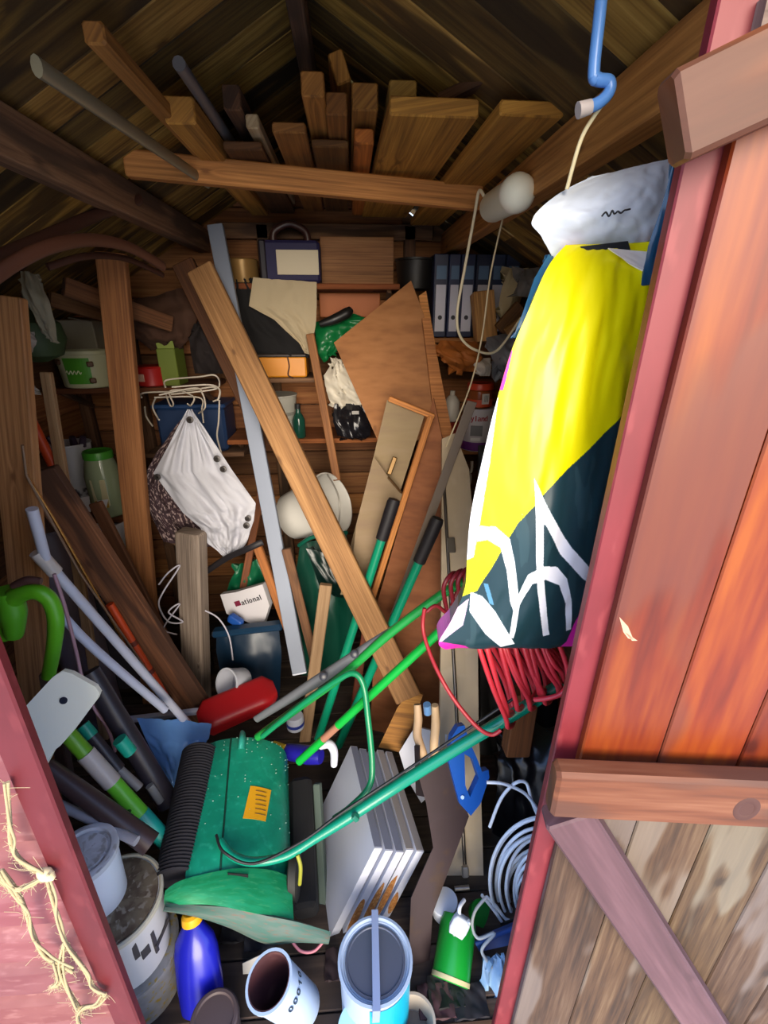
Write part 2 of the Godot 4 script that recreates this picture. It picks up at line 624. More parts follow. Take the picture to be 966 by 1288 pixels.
	for part in 2:
		var st := mb()
		var xa: float = LEFT if part == 0 else 0.44
		var xb: float = -0.51 if part == 0 else RIGHT
		box(st, Vector3((xa + xb) * 0.5, 0.9, FRONT + 0.008), Vector3(xb - xa, 1.8, 0.016))
		obj("lining", st, M.boards, fw)
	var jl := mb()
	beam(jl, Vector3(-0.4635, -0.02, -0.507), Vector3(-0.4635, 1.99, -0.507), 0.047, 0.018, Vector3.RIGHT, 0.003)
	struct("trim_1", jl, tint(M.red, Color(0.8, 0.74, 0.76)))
	var jr := mb()
	beam(jr, Vector3(0.42, -0.02, -0.565), Vector3(0.42, 1.99, -0.565), 0.05, 0.05, Vector3.RIGHT, 0.004)
	struct("trim_2", jr, M.red)
	var jt := mb()
	beam(jt, Vector3(-0.5, 2.0, -0.535), Vector3(0.45, 2.0, -0.535), 0.05, 0.085, Vector3.UP, 0.004)
	struct("trim_3", jt, M.red)
	var sl := mb()
	beam(sl, Vector3(-0.46, -0.02, -0.53), Vector3(0.4, -0.02, -0.53), 0.1, 0.05, Vector3.BACK, 0.004)
	struct("trim_4", sl, M.old)


# ---------- plates and drapes set out on sight lines ----------
func anchor(v: Vector3) -> Vector3:
	return at(v.x, v.y, v.z)

# where the sight line (x, y) meets the plane through three set-out points
func on_plane(x: float, y: float, a: Vector3, b: Vector3, c: Vector3) -> Vector3:
	var n := (b - a).cross(c - a)
	var r := sight(x, y)
	return EYE + r * ((a - EYE).dot(n) / r.dot(n))

# a flat board with the given outline on the plane of three set-out points; t is its thickness, away from the door
func plate(st: SurfaceTool, outline: Array, a: Vector3, b: Vector3, c: Vector3, t: float, lift := 0.0) -> void:
	var pa := anchor(a)
	var pb := anchor(b)
	var pc := anchor(c)
	var n := (pb - pa).cross(pc - pa).normalized()
	if n.dot(EYE - pa) < 0: n = -n
	var ay := Vector3.UP - n * n.y
	if ay.length() < 0.1: ay = Vector3.FORWARD - n * n.dot(Vector3.FORWARD)
	ay = ay.normalized()
	var ax := ay.cross(n)
	var poly := PackedVector2Array()
	for p in outline:
		var w := on_plane(p.x, p.y, pa, pb, pc) - pa
		poly.append(Vector2(w.dot(ax), w.dot(ay)))
	slab(st, pa + n * lift, ax, ay, poly, t)

func v2(list: Array) -> Array:
	var out := []
	for i in range(0, list.size(), 2): out.append(Vector2(list[i], list[i + 1]))
	return out

func way(list: Array) -> Array: # x, y, distance triples -> points
	var out := []
	for i in range(0, list.size(), 3): out.append(at(list[i], list[i + 1], list[i + 2]))
	return out

# soft cloth: every row is [left x, left y, right x, right y, distance]; folds of depth «amp» run down it
func drape(st: SurfaceTool, rows: Array, amp: float, freq: float, seed_: int, t := 0.003, nu := 24, nv := 8, bulge := 0.0, soft := false) -> void:
	var grid := []
	for i in range(rows.size() - 1):
		for k in nv + (1 if i == rows.size() - 2 else 0):
			var f := float(k) / nv
			var g := []
			for q in 5:
				g.append(lerpf(rows[i][q], rows[i + 1][q], f) if not soft else cubic_interpolate(rows[i][q], rows[i + 1][q], rows[maxi(i - 1, 0)][q], rows[mini(i + 2, rows.size() - 1)][q], f))
			var l := at(g[0], g[1], g[4])
			var r := at(g[2], g[3], g[4])
			var v := (i + f) / (rows.size() - 1)
			var line := []
			for j in nu + 1:
				var u := float(j) / nu
				var p := l.lerp(r, u)
				var d := noise.get_noise_3d(u * freq + seed_ * 7.3, v * freq * 0.6, seed_) + 0.5 * noise.get_noise_3d(u * freq * 2.7, v * freq * 2.2 + seed_, 3.0)
				var edge := minf(1.0, 6.0 * minf(u, 1.0 - u))
				line.append(p + Vector3(0.2 * d * amp, 0.1 * d * amp, d * amp * (0.4 + 0.6 * edge) + bulge * sin(PI * u) * sin(PI * clampf(v, 0.0, 1.0))))
			grid.append(line)
	sheet(st, grid, t)

func stick(called: String, label: String, category: String, a: Vector3, b: Vector3, w: float, t: float, m: Material, group := "", hint := Vector3.RIGHT, ch := 0.003) -> MeshInstance3D:
	var st := mb()
	beam(st, a, b, w, t, hint, ch)
	return one(called, st, m, label, category, group)

func to_floor(a: Vector3, b: Vector3, h := 0.0) -> Vector3: # runs the line a-b on down to the height h
	return a + (b - a) * ((h - a.y) / (b.y - a.y))

func letters(parent: Node, word: String, o: Vector3, right: Vector3, up: Vector3, high: float, m: Material, bold := true) -> void:
	var t := TextMesh.new()
	var f := SystemFont.new()
	f.font_names = PackedStringArray(["Droid Sans"])
	if bold: f.font_weight = 700
	t.font = f
	t.text = word
	t.font_size = 32
	t.pixel_size = high / 24.0
	t.depth = 0.0006
	t.curve_step = 2.0
	var o3 := MeshInstance3D.new()
	o3.mesh = t
	o3.name = "lettering"
	o3.material_override = m
	var x := right.normalized()
	var y := (up - x * up.dot(x)).normalized()
	o3.transform = Transform3D(Basis(x, y, x.cross(y)), o - ((parent as Node3D).position if parent != self else Vector3.ZERO))
	parent.add_child(o3, true)

# lettering bent round a can
func letters_round(parent: Node, word: String, o: Vector3, axis: Vector3, facing: Vector3, r: float, high: float, m: Material, wide := 0.62) -> void:
	var l := axis.normalized()
	var f := side_axis(l, facing)
	for i in word.length():
		if word[i] == " ": continue
		var a := (i - (word.length() - 1) * 0.5) * high * wide / r
		var n := f.rotated(l, a)
		letters(parent, word[i], o + n * (r + 0.0006), l.cross(n), l, high, m)

# ---------- the open door, hung on the right ----------
func door() -> void:
	var A := Vector3(0.3, 0, -0.525)
	var X := Vector3(0.36, 0, 0.045).normalized()
	var N := X.cross(Vector3.UP)
	var at_door := func(x: float, y: float, off: float) -> Vector3:
		var r := sight(x, y)
		return EYE + r * ((A + N * off - EYE).dot(N) / r.dot(N))
	var d := frame_of("door_1")
	# the door hangs a little out of plumb
	var on := func(x: float, y: float, off: float) -> Vector3: return A + X * (x + 0.022 * (y - 0.94) + 0.008) + N * off + Vector3(0, y, 0)
	var st := mb()
	beam(st, on.call(0.027, 0.06, -0.012), on.call(0.027, 1.93, -0.012), 0.056, 0.018, X, 0.002)
	obj("edging_strip", st, M.red, d)
	var y_mid: float = at_door.call(760, 990, 0.0).y
	var y_top: float = at_door.call(900, 150, 0.0).y
	var sections := [[0.05, y_mid], [y_mid, y_top], [y_top, 1.93]]
	for i in 6:
		for k in 3:
			var p := mb()
			var xx := 0.033 + i * 0.118 + 0.0585
			var m: StandardMaterial3D = [M.worn, M.varnish, M.grey_wood][k]
			if k < 2:
				beam(p, on.call(xx, sections[k][0], 0.004), on.call(xx, sections[k][1], 0.004), 0.1165, 0.016, X, 0.0022)
			else: # the tops are cut to the slope of the roof
				var lo: float = sections[k][0]
				slab(p, on.call(xx, lo, 0.012), X, Vector3.UP, PackedVector2Array([Vector2(-0.0582, 0), Vector2(0.0582, 0), Vector2(0.0582, 1.85 - 0.3 * (xx + 0.018) - lo), Vector2(-0.0582, 1.85 - 0.3 * (xx - 0.098) - lo)]), 0.016)
			obj("plank", p, tone(m, 0.06), d)
	# pale scuff on the varnish
	st = mb()
	for q in [[[779, 776], [790, 788], [797, 805], [790, 803], [784, 795]], [[786, 795], [802, 806], [795, 806]]]:
		var o: Vector3 = at_door.call(q[0][0], q[0][1], 0.0125)
		var poly := PackedVector2Array()
		for p in q:
			var w: Vector3 = at_door.call(p[0], p[1], 0.0125) - o
			poly.append(Vector2(w.dot(X), w.y))
		slab(st, o, X, Vector3.UP, poly, 0.0006)
	obj("scuff", st, plain("c09a80", 0.8), d)
	# level ledges and the slanting brace
	st = mb()
	var a: Vector3 = at_door.call(844, 155, 0.046)
	var b: Vector3 = at_door.call(966, 97, 0.046)
	beam(st, a, b + (b - a) * 3.0, 0.066, 0.034, Vector3.UP, 0.004)
	obj("ledge", st, M.ledge, d)
	st = mb()
	a = at_door.call(693, 990, 0.046)
	b = at_door.call(966, 1003, 0.046)
	beam(st, a, b + (b - a) * 0.6, 0.093, 0.034, Vector3.UP, 0.006)
	obj("ledge", st, M.ledge, d)
	st = mb()
	lathe(st, at_door.call(939, 1018, 0.0628), N, [[0.019, 0.0], [0.017, 0.0008], [0.011, 0.001], [0.01, 0.0004]], 24, true, true, 1.3)
	obj("knot", st, mat(col("4a2a22"), 0.7), d)
	st = mb()
	a = at_door.call(712, 1018, 0.04)
	b = at_door.call(888, 1288, 0.04)
	beam(st, a, b + (b - a) * 0.4, 0.078, 0.04, X, 0.004)
	obj("brace", st, mat(Color.WHITE, 0.6, 0.0, grain(19, col("4a3034"), col("593c41"), col("6a4b50"), 256, 128, 8.0), Vector3(0.9, 4.0, 1)), d)

# ---------- timber stored up on the tie beam ----------
func stock(called: String, label: String, x: float, y: float, z: float, w: float, h: float, m: Material, zb := 2.3, turn := 0.0, drop := 0.0, cat := "timber", roll := 0.0) -> void:
	var a := at(x, y, z)
	var b := Vector3(a.x + turn, a.y - drop, -zb)
	stick(called, label, cat, a, b, w, h, m, "timber stored on the tie beam", Vector3.RIGHT.rotated(Vector3.BACK, roll), 0.004)

func loft_timber() -> void:
	var br := tint(M.deal, Color(0.71, 0.58, 0.45))
	var dk := tint(M.old, Color(0.85, 0.8, 0.75))
	stock("stored_beam", "square pine beam end, leftmost of the thick timbers on the tie beam", 225, 138, 1.3, 0.066, 0.05, tint(M.deal, Color(1.15, 1.02, 0.74)), 2.3, 0.0, 0.0)
	stock("stored_batten", "brown batten pointing up at the roof, upper left", 117, 40, 1.0, 0.034, 0.03, tint(M.deal, Color(0.98, 0.83, 0.64)), 2.25, 0.0, 0.0)
	var p := mb()
	tube(p, [at(46, 83, 0.9), at(195, 185, 1.3), at(195, 185, 1.3) + (at(195, 185, 1.3) - at(46, 83, 0.9)) * 0.9], 0.014, 10, false, 0.6)
	one("metal_pole", p, mat(col("8d8a78"), 0.4, 0.6), "pale grey metal strip sticking out under the roof, far upper left", "pole")
	p = mb()
	tube(p, [at(225, 80, 1.2), at(225, 80, 1.2) + Vector3(0.02, -0.03, -1.0)], 0.013, 10, false)
	one("metal_pole", p, mat(col("74747a"), 0.45, 0.5), "slim grey pole above the thick pine beam end on the left", "pole")
	stock("stored_block", "dark brown timber end right of the slim grey pole", 291, 122, 1.42, 0.042, 0.05, dk)
	stock("stored_batten", "small pale batten end between dark timbers above the tie beam", 317, 152, 1.45, 0.032, 0.03, M.pale)
	stock("stored_batten", "short reddish batten end beside the pine beam, left", 266, 147, 1.5, 0.036, 0.03, br)
	stock("stored_board", "brown board end just above the middle of the tie beam", 363, 160, 1.4, 0.08, 0.022, tint(M.deal, Color(0.92, 0.76, 0.59)), 2.3)
	stock("stored_board", "broad brown board lying flat left of the small orange end", 415, 180, 1.5, 0.095, 0.018, tint(M.deal, Color(0.69, 0.58, 0.45)), 2.3)
	stock("stored_board", "dark board end lying on the tie beam beside the small pale batten", 305, 183, 1.5, 0.1, 0.02, tint(M.deal, Color(0.58, 0.46, 0.37)), 2.3)
	stock("stored_beam", "upright plank end, leftmost of the stacked block ends under the ridge", 393, 105, 1.3, 0.05, 0.045, tint(M.deal, Color(1.10, 0.92, 0.70)), 2.3)
	stock("stored_block", "tilted timber end topmost of the stack under the ridge", 427, 84, 1.42, 0.036, 0.062, tint(M.deal, Color(1.15, 0.99, 0.72)), 2.2, 0.0, 0.0, "timber", 0.35)
	stock("stored_block", "brown timber end in the middle of the stack, below the tilted one", 423, 130, 1.36, 0.05, 0.044, tint(M.deal, Color(0.92, 0.74, 0.56)), 2.3)
	stock("stored_block", "rounded brown timber end right of the tilted one", 459, 121, 1.35, 0.06, 0.052, tint(M.deal, Color(0.98, 0.83, 0.59)), 2.3)
	stock("stored_batten", "small orange timber end, lowest of the stack under the ridge", 458, 171, 1.42, 0.048, 0.032, tint(M.deal, Color(1.15, 0.83, 0.54)), 2.3)
	stock("stored_beam", "thick pale beam end behind the wide pine board, middle of the roof", 507, 114, 1.32, 0.062, 0.04, tint(M.deal, Color(1.10, 1.07, 0.82)), 2.3)
	stock("stored_board", "wide pine board with a bright end, left of two", 547, 134, 1.22, 0.19, 0.034, tint(M.deal, Color(1.15, 1.02, 0.70)), 2.3, -0.03)
	stock("stored_board", "wide pine board with a bright end, right of two", 670, 136, 1.12, 0.13, 0.026, tint(M.deal, Color(1.10, 0.97, 0.64)), 2.3, -0.03)
	stick("stored_lath", "dark slat lying across behind the wide pine boards", "timber", at(556, 126, 1.36), at(628, 90, 1.2), 0.022, 0.03, dk, "timber stored on the tie beam", Vector3.UP)
	# tube lamp on the purlin, its flex and pull cord
	var lamp := thing("tube_lamp", "white tube lamp with a domed end cap on the right purlin", "lamp")
	var far := at(619, 261, 1.5)
	var near := at(649, 244, 1.28)
	var ax := (near - far).normalized()
	var st := mb()
	lathe(st, far, ax, [[0.0, 0.0], [0.036, 0.004], [0.038, 0.02], [0.038, far.distance_to(near) - 0.002]], 28)
	obj("tube", st, plain("e6e8d0", 0.35), lamp)
	st = mb()
	lathe(st, near, ax, [[0.039, -0.006], [0.041, 0.0], [0.041, 0.016], [0.036, 0.034], [0.026, 0.047], [0.012, 0.054], [0.0, 0.056]], 28)
	obj("end_cap", st, plain("fbfae6", 0.3), lamp)
	st = mb()
	tube(st, way([612, 254, 1.5, 603, 240, 1.52, 597, 270, 1.56, 585, 335, 1.6, 575, 395, 1.62, 580, 425, 1.64, 600, 441, 1.66, 625, 441, 1.68, 655, 400, 1.7]), 0.0045, 8)
	one("lamp_flex", st, plain("e2d6b4", 0.5), "cream flex hanging in a long loop below the tube lamp", "cable")
	st = mb()
	tube(st, way([633, 272, 1.52, 617, 345, 1.54, 606, 425, 1.56, 590, 490, 1.57, 561, 562, 1.58]), 0.0028, 6)
	one("pull_cord", st, plain("d8c6a0", 0.7), "thin straight cord hanging from the lamp to the grey strip", "cord")
	# blue hook under the roof, with its string
	st = mb()
	tube(st, way([759, -30, 0.7, 754, 20, 0.7, 747, 90, 0.7, 752, 100, 0.7, 766, 103, 0.7, 766, 116, 0.7, 752, 130, 0.7, 729, 138, 0.7]), 0.007, 10)
	var hook := thing("roof_hook", "blue coated steel hook hanging from the roof above the white bag", "hook")
	obj("rod", st, mat(col("4f7fc0"), 0.3), hook)
	st = mb()
	tube(st, way([743, 134, 0.697, 727, 139, 0.697]), [0.008, 0.009], 10)
	obj("tip", st, plain("a39a98", 0.5), hook)
	st = mb()
	tube(st, way([769, 118, 0.7, 748, 145, 0.715, 730, 178, 0.73, 713, 238, 0.745]), 0.0028, 6)
	one("string", st, plain("d5c79c", 0.7), "cream string tied from the blue hook down to the white bag", "string")

func px_rows(rows: Array, f: float) -> Array:
	var n := rows.size() - 1
	var k := mini(int(f * n), n - 1)
	var g := []
	for q in 5:
		g.append(cubic_interpolate(rows[k][q], rows[k + 1][q], rows[maxi(k - 1, 0)][q], rows[mini(k + 2, n)][q], f * n - k))
	return g

# print of the sack laid out on its own outline: [colour, polygon] painted in order
func sack_print(rows: Array, base: Color, shapes: Array, w: int, h: int) -> ImageTexture:
	var im := Image.create(w, h, false, Image.FORMAT_RGB8)
	for j in h:
		var g := px_rows(rows, (j + 0.5) / h)
		for i in w:
			var u := (i + 0.5) / w
			var p := Vector2(lerpf(g[0], g[2], u), lerpf(g[1], g[3], u))
			p += (p - Vector2(483, 644)) * 0.045 * sin(PI * u) * sin(PI * (j + 0.5) / h) # the front stands proud of its edges
			var c := base
			if base.v < 0.5 and noise.get_noise_2d(p.x * 0.03 + 9.0, p.y * 0.006) > 0.34: c = base.lightened(0.06)
			for s in shapes:
				if Geometry2D.is_point_in_polygon(p, s[1]): c = s[0]
			im.set_pixel(i, j, c)
	return tex(im)

func pk(list: Array) -> PackedVector2Array:
	var out := PackedVector2Array()
	for i in range(0, list.size(), 2): out.append(Vector2(list[i], list[i + 1]))
	return out

func bags() -> void:
	# the printed compost sack
	var rows := [
		[712, 308, 833, 304, 0.730], [690, 335, 830, 335, 0.715], [668, 385, 822, 400, 0.700], [640, 450, 812, 455, 0.690], [620, 520, 800, 520, 0.685],
		[604, 590, 790, 590, 0.680], [592, 650, 778, 650, 0.675], [588, 700, 768, 700, 0.675], [585, 740, 760, 740, 0.680], [568, 780, 748, 775, 0.685], [552, 808, 735, 800, 0.695], [560, 817, 730, 812, 0.705]]
	var yellow := col("f2e600")
	var white := col("eeeef4")
	var pink := col("d8249c")
	var shapes := [
		[yellow, pk([700, 300, 835, 300, 835, 452, 812, 472, 780, 520, 700, 592, 650, 650, 600, 742, 560, 760, 560, 560, 660, 380])],
		[white, pk([560, 500, 626, 500, 616, 580, 604, 650, 596, 700, 560, 720])],
		[pink, pk([600, 440, 645, 440, 632, 490, 600, 500])],
		[white, pk([600, 660, 622, 658, 640, 672, 646, 700, 650, 740, 646, 770, 640, 752, 636, 712, 628, 684, 612, 676, 600, 680])],
		[white, pk([668, 592, 678, 610, 690, 636, 718, 682, 748, 720, 748, 738, 730, 722, 704, 690, 684, 652, 681, 650, 681, 712, 690, 796, 682, 798, 674, 740, 672, 700, 671, 640])],
		[white, pk([681, 704, 700, 706, 712, 722, 718, 752, 718, 790, 711, 792, 710, 755, 702, 730, 684, 722, 668, 728, 652, 756, 644, 800, 638, 798, 646, 752, 662, 716])],
		[white, pk([592, 744, 606, 748, 622, 766, 646, 808, 628, 812, 610, 796, 590, 768])],
		[col("d9b3d2"), pk([550, 812, 566, 772, 590, 752, 582, 786])],
		[white, pk([760, 655, 775, 645, 770, 690, 755, 712, 748, 714, 750, 680])],
		[pink, pk([728, 768, 745, 764, 752, 820, 690, 824, 712, 806])],
		[pink, pk([545, 806, 585, 812, 600, 822, 545, 824])],
		[col("4f86a8"), pk([608, 732, 613, 732, 620, 758, 614, 756])]]
	var print := mat(Color.WHITE, 0.28, 0.0, sack_print(rows, col("17343c"), shapes, 320, 512))
	print.clearcoat_enabled = true
	print.clearcoat = 0.3
	var st := mb()
	drape(st, rows, 0.008, 1.7, 5, 0.04, 48, 9, 0.028, true)
	var sack := thing("compost_sack", "yellow and black printed plastic sack with white letter strokes beside the door", "sack")
	obj("front", st, print, sack)
	# turned-over clear white flap at its top right
	st = mb()
	drape(st, [[765, 312, 832, 318, 0.710], [790, 330, 831, 335, 0.706], [820, 345, 829, 350, 0.702]], 0.002, 3.0, 9, 0.002, 8, 4)
	obj("flap", st, mat(col("e6dcd2"), 0.35), sack)
	st = mb()
	drape(st, [[730, 310, 790, 303, 0.725], [732, 325, 795, 322, 0.722]], 0.001, 3.0, 12, 0.003, 8, 4)
	obj("lining", st, plain("26292c", 0.4), sack)
	# the white sack hung up behind it
	var wrows := [
		[745, 222, 858, 196, 0.77], [712, 238, 856, 206, 0.765], [684, 258, 852, 232, 0.755], [668, 278, 846, 256, 0.75], [676, 292, 836, 282, 0.75], [688, 312, 824, 308, 0.755], [700, 335, 812, 332, 0.76]]
	st = mb()
	drape(st, wrows, 0.007, 2.6, 24, 0.006, 36, 8, 0.028, true)
	var bag := thing("white_bag", "white plastic bag with a scribbled note hanging from the string", "bag")
	obj("front", st, plain("dfe7f2", 0.4), bag)
	st = mb()
	var pen := [[757, 272], [762, 267], [766, 272], [770, 265], [773, 269], [777, 266], [781, 268], [785, 265], [789, 264], [793, 263]]
	var line := []
	for p in pen: line.append(at(p[0], p[1], 0.715))
	tube(st, line, 0.0012, 5)
	obj("scribble", st, plain("23232a"), bag)
	# dark blue bag pressed between it and the door
	st = mb()
	drape(st, [[846, 205, 856, 200, 0.70], [832, 260, 852, 250, 0.70], [815, 310, 846, 300, 0.70], [806, 360, 840, 355, 0.70]], 0.003, 3.0, 31, 0.006, 10, 6, 0.006)
	one("blue_bag", st, mat(col("1f4a68"), 0.25), "narrow dark blue plastic bag squeezed between white bag and red strip", "bag")
	st = mb()
	drape(st, [[690, 320, 704, 326, 0.750], [672, 350, 690, 352, 0.740], [660, 385, 676, 385, 0.730], [645, 425, 660, 425, 0.720]], 0.004, 3.0, 35, 0.01, 8, 6, 0.01)
	one("sheet_edge", st, mat(col("2d5f82"), 0.3), "narrow blue plastic edge showing left of the yellow sack", "plastic sheet")

# ---------- containers ----------
# open or closed pot: body with wall, optional lid; returns the thing
func pot(called: String, label: String, cat: String, o: Vector3, axis: Vector3, r0: float, r1: float, h: float, m: Material, inside: Material, open := true, group := "") -> Node3D:
	var t := thing(called, label, cat, group)
	var st := mb()
	var w := 0.004
	var prof := [[r0 * 0.96, 0.0], [r0, 0.004], [lerpf(r0, r1, 0.5), h * 0.5], [r1, h - 0.008], [r1 + 0.003, h - 0.006], [r1 + 0.003, h], [r1 - w + 0.001, h]]
	if open: prof += [[r1 - w, h - 0.004], [r0 - w, 0.006]]
	lathe(st, o, axis, prof, 36)
	obj("body", st, m, t)
	if open and inside:
		st = mb()
		var l := axis.normalized()
		lathe(st, o + l * (h * 0.12), axis, [[r0 - w - 0.002, 0.0], [r0 - w - 0.003, 0.003], [0.01, 0.006]], 28)
		obj("contents", st, inside, t)
	return t

func lid(t: Node3D, o: Vector3, axis: Vector3, r: float, h: float, m: Material, called := "lid") -> MeshInstance3D:
	var st := mb()
	lathe(st, o, axis, [[r, 0.0], [r, h * 0.8], [r - 0.003, h], [r - 0.009, h], [r - 0.012, h - 0.004]], 36)
	return obj(called, st, m, t)

func band(t: Node3D, o: Vector3, axis: Vector3, r0: float, r1: float, h0: float, h1: float, m: Material, called := "label") -> MeshInstance3D:
	var st := mb()
	lathe(st, o, axis, [[r0 + 0.0002, h0], [r0 + 0.0012, h0 + 0.0002], [r1 + 0.0012, h1 - 0.0002], [r1 + 0.0002, h1]], 36, false, false)
	return obj(called, st, m, t)

func slab_box(t: Node, called: String, c: Vector3, s: Vector3, m: Material, b := Basis(), ch := 0.004) -> MeshInstance3D:
	var st := mb()
	box(st, c, s, b, ch)
	return obj(called, st, m, t)

func shelf(label: String, x0: float, x1: float, y: float, d: float, m: Material) -> void:
	var t := thing("wall_shelf", label, "shelf")
	var st := mb()
	beam(st, Vector3(x0, y - 0.012, BACK + d * 0.5), Vector3(x1, y - 0.012, BACK + d * 0.5), d, 0.022, Vector3.BACK)
	obj("board", st, m, t)
	for x in [x0 + 0.04, x1 - 0.04]:
		st = mb()
		beam(st, Vector3(x, y - 0.12, BACK + 0.03), Vector3(x, y - 0.024, BACK + d * 0.8), 0.02, 0.02)
		obj("bracket", st, M.old, t)

func back_shelves() -> void:
	var ya := at(400, 356, 2.14).y
	var yb := at(380, 552, 2.14).y
	var yc := at(600, 424, 2.16).y
	var yd := at(590, 566, 2.16).y
	shelf("upper plank shelf on the back wall carrying the dark carrying case", at(285, 356, 2.14).x, at(503, 356, 2.14).x, ya, 0.26, tint(M.boards, Color(0.75, 0.62, 0.52)))
	shelf("middle plank shelf on the back wall under the orange box and white pail", at(285, 552, 2.14).x, at(520, 552, 2.14).x, yb, 0.26, tint(M.boards, Color(0.85, 0.75, 0.65)))
	shelf("shelf on the back wall right, under the row of blue files", at(540, 424, 2.16).x, RIGHT - 0.01, yc, 0.24, M.boards)
	shelf("low shelf on the back wall right, under the white paint tin", at(545, 566, 2.16).x, RIGHT - 0.01, yd, 0.24, M.boards)
	# on the upper shelf
	var t := thing("metal_tin", "shiny yellowish round tin on the upper back shelf, left end", "tin")
	var o := Vector3(at(306, 350, 2.2).x, ya + 0.001, -2.2)
	var st := mb()
	lathe(st, o, Vector3.UP, [[0.062, 0], [0.065, 0.004], [0.064, 0.08], [0.066, 0.084], [0.062, 0.088], [0.004, 0.085]], 32)
	obj("body", st, mat(col("b98f55"), 0.3, 0.6), t)
	var cc := Vector3(at(368, 352, 2.18).x, ya + 0.001, -2.2)
	t = thing("carrying_case", "dark blue case with arched handle and pale label on the upper shelf", "case")
	slab_box(t, "body", cc + Vector3(0, 0.075, 0), Vector3(0.235, 0.15, 0.14), plain("1a1440", 0.7), Basis(), 0.01)
	slab_box(t, "label", cc + Vector3(0.03, 0.072, 0.071), Vector3(0.165, 0.088, 0.003), plain("c5b79a"), Basis(), 0.001)
	slab_box(t, "end_cap", cc + Vector3(-0.105, 0.075, 0.004), Vector3(0.028, 0.152, 0.142), plain("1a1420", 0.6), Basis(), 0.006)
	st = mb()
	tube(st, [cc + Vector3(-0.07, 0.15, 0), cc + Vector3(-0.06, 0.19, 0), cc + Vector3(0, 0.215, 0), cc + Vector3(0.06, 0.19, 0), cc + Vector3(0.07, 0.15, 0)], 0.014, 10)
	obj("handle", st, plain("3a211d", 0.4), t)
	var pb := Vector3(at(450, 352, 2.27).x, ya + 0.001, -2.28)
	st = mb()
	var high := at(450, 298, 2.27).y - ya
	beam(st, pb + Vector3(-0.155, high * 0.5, 0), pb + Vector3(0.155, high * 0.5, 0), high, 0.02, Vector3.UP)
	one("wood_plank", st, tint(M.pine, Color(0.95, 0.84, 0.74)), "pale plank panel standing on the upper shelf right of the dark case", "board")
	o = Vector3(at(527, 350, 2.25).x, yc + 0.36, -2.25)
	# black pot right of the panel, on a bracket block
	t = thing("black_pot", "black round pot on top of the files under the roof corner", "pot")
	st = mb()
	lathe(st, Vector3(at(522, 372, 2.25).x, ya - 0.02, -2.25), Vector3.UP, [[0.06, 0], [0.075, 0.004], [0.085, 0.11], [0.09, 0.112], [0.09, 0.12], [0.08, 0.12], [0.07, 0.012]], 32)
	obj("body", st, plain("14110f", 0.5), t)
	# canvas and black cloth hanging below the shelf
	st = mb()
	drape(st, [[318, 349, 398, 355, 2.12], [313, 385, 398, 385, 2.11], [345, 402, 397, 410, 2.11], [376, 430, 392, 437, 2.12], [384, 444, 390, 446, 2.12]], 0.02, 2.2, 40, 0.003, 20, 8)
	one("canvas_cloth", st, mat(col("b3a283"), 0.9), "cream canvas cloth hanging from the upper shelf to a point", "cloth")
	st = mb()
	drape(st, [[296, 352, 322, 350, 2.14], [300, 385, 345, 390, 2.14], [303, 420, 372, 412, 2.14], [318, 442, 388, 440, 2.14], [330, 452, 388, 450, 2.15]], 0.03, 2.5, 44, 0.01, 16, 6)
	one("black_cloth", st, mat(col("0f0d0e"), 0.9), "black cloth hanging behind the cream canvas above the orange box", "cloth")
	# orange box and the white pail below it
	o = Vector3(at(357, 474, 2.2).x, at(357, 474, 2.18).y, -2.22)
	t = thing("orange_box", "orange yellow box with a cable across its front below the black cloth", "box")
	slab_box(t, "body", o + Vector3(0, 0.045, 0), Vector3(0.215, 0.085, 0.16), plain("d98a1e", 0.4), Basis(), 0.006)
	slab_box(t, "lid", o + Vector3(0, 0.092, 0), Vector3(0.22, 0.014, 0.165), plain("2a1f19", 0.5), Basis(), 0.004)
	st = mb()
	tube(st, [o + Vector3(0.03, 0.087, 0.084), o + Vector3(0.035, 0.05, 0.085), o + Vector3(0.028, 0.012, 0.084), o + Vector3(0.05, 0.0, 0.086)], 0.003, 6)
	obj("cable", st, plain("3a1a10"), t)
	var plank := mb()
	beam(plank, Vector3(o.x - 0.14, o.y - 0.012, -2.27), Vector3(o.x + 0.16, o.y - 0.012, -2.27), 0.24, 0.02, Vector3.BACK)
	one("wall_shelf", plank, M.old, "short dark shelf under the orange box", "shelf")
	o = Vector3(at(352, 548, 2.22).x, yb + 0.001, -2.22)
	t = pot("white_pail", "off white plastic pail on the middle back shelf under the orange box", "pail", o, Vector3.UP, 0.075, 0.09, 0.19, plain("b9b6aa", 0.4), null, false)
	band(t, o, Vector3.UP, 0.082, 0.086, 0.1, 0.115, plain("9a978c"), "rim")
	o = Vector3(at(378, 550, 2.2).x, yb + 0.001, -2.17)
	t = thing("glass_bottle", "small dark green glass bottle beside the white pail on the shelf", "bottle")
	st = mb()
	lathe(st, o, Vector3.UP, [[0.026, 0], [0.029, 0.004], [0.029, 0.08], [0.022, 0.098], [0.011, 0.115], [0.011, 0.14], [0.0, 0.141]], 24)
	obj("body", st, mat(col("1b4a3c"), 0.12), t)
	st = mb()
	lathe(st, o, Vector3.UP, [[0.0125, 0.13], [0.0125, 0.152], [0.002, 0.153]], 18)
	obj("cap", st, plain("1c1c1e"), t)
	# orange board and green bag
	stick("orange_board", "orange wooden board against the back wall below the upper shelf", "board", at(402, 384, 2.33), at(478, 384, 2.33), 0.1, 0.015, mat(col("b0602a"), 0.6), "", Vector3.UP)
	st = mb()
	drape(st, [[396, 405, 442, 394, 2.2], [397, 425, 462, 400, 2.17], [400, 445, 452, 415, 2.16], [408, 456, 425, 440, 2.18]], 0.04, 2.5, 47, 0.02, 16, 6, 0.03)
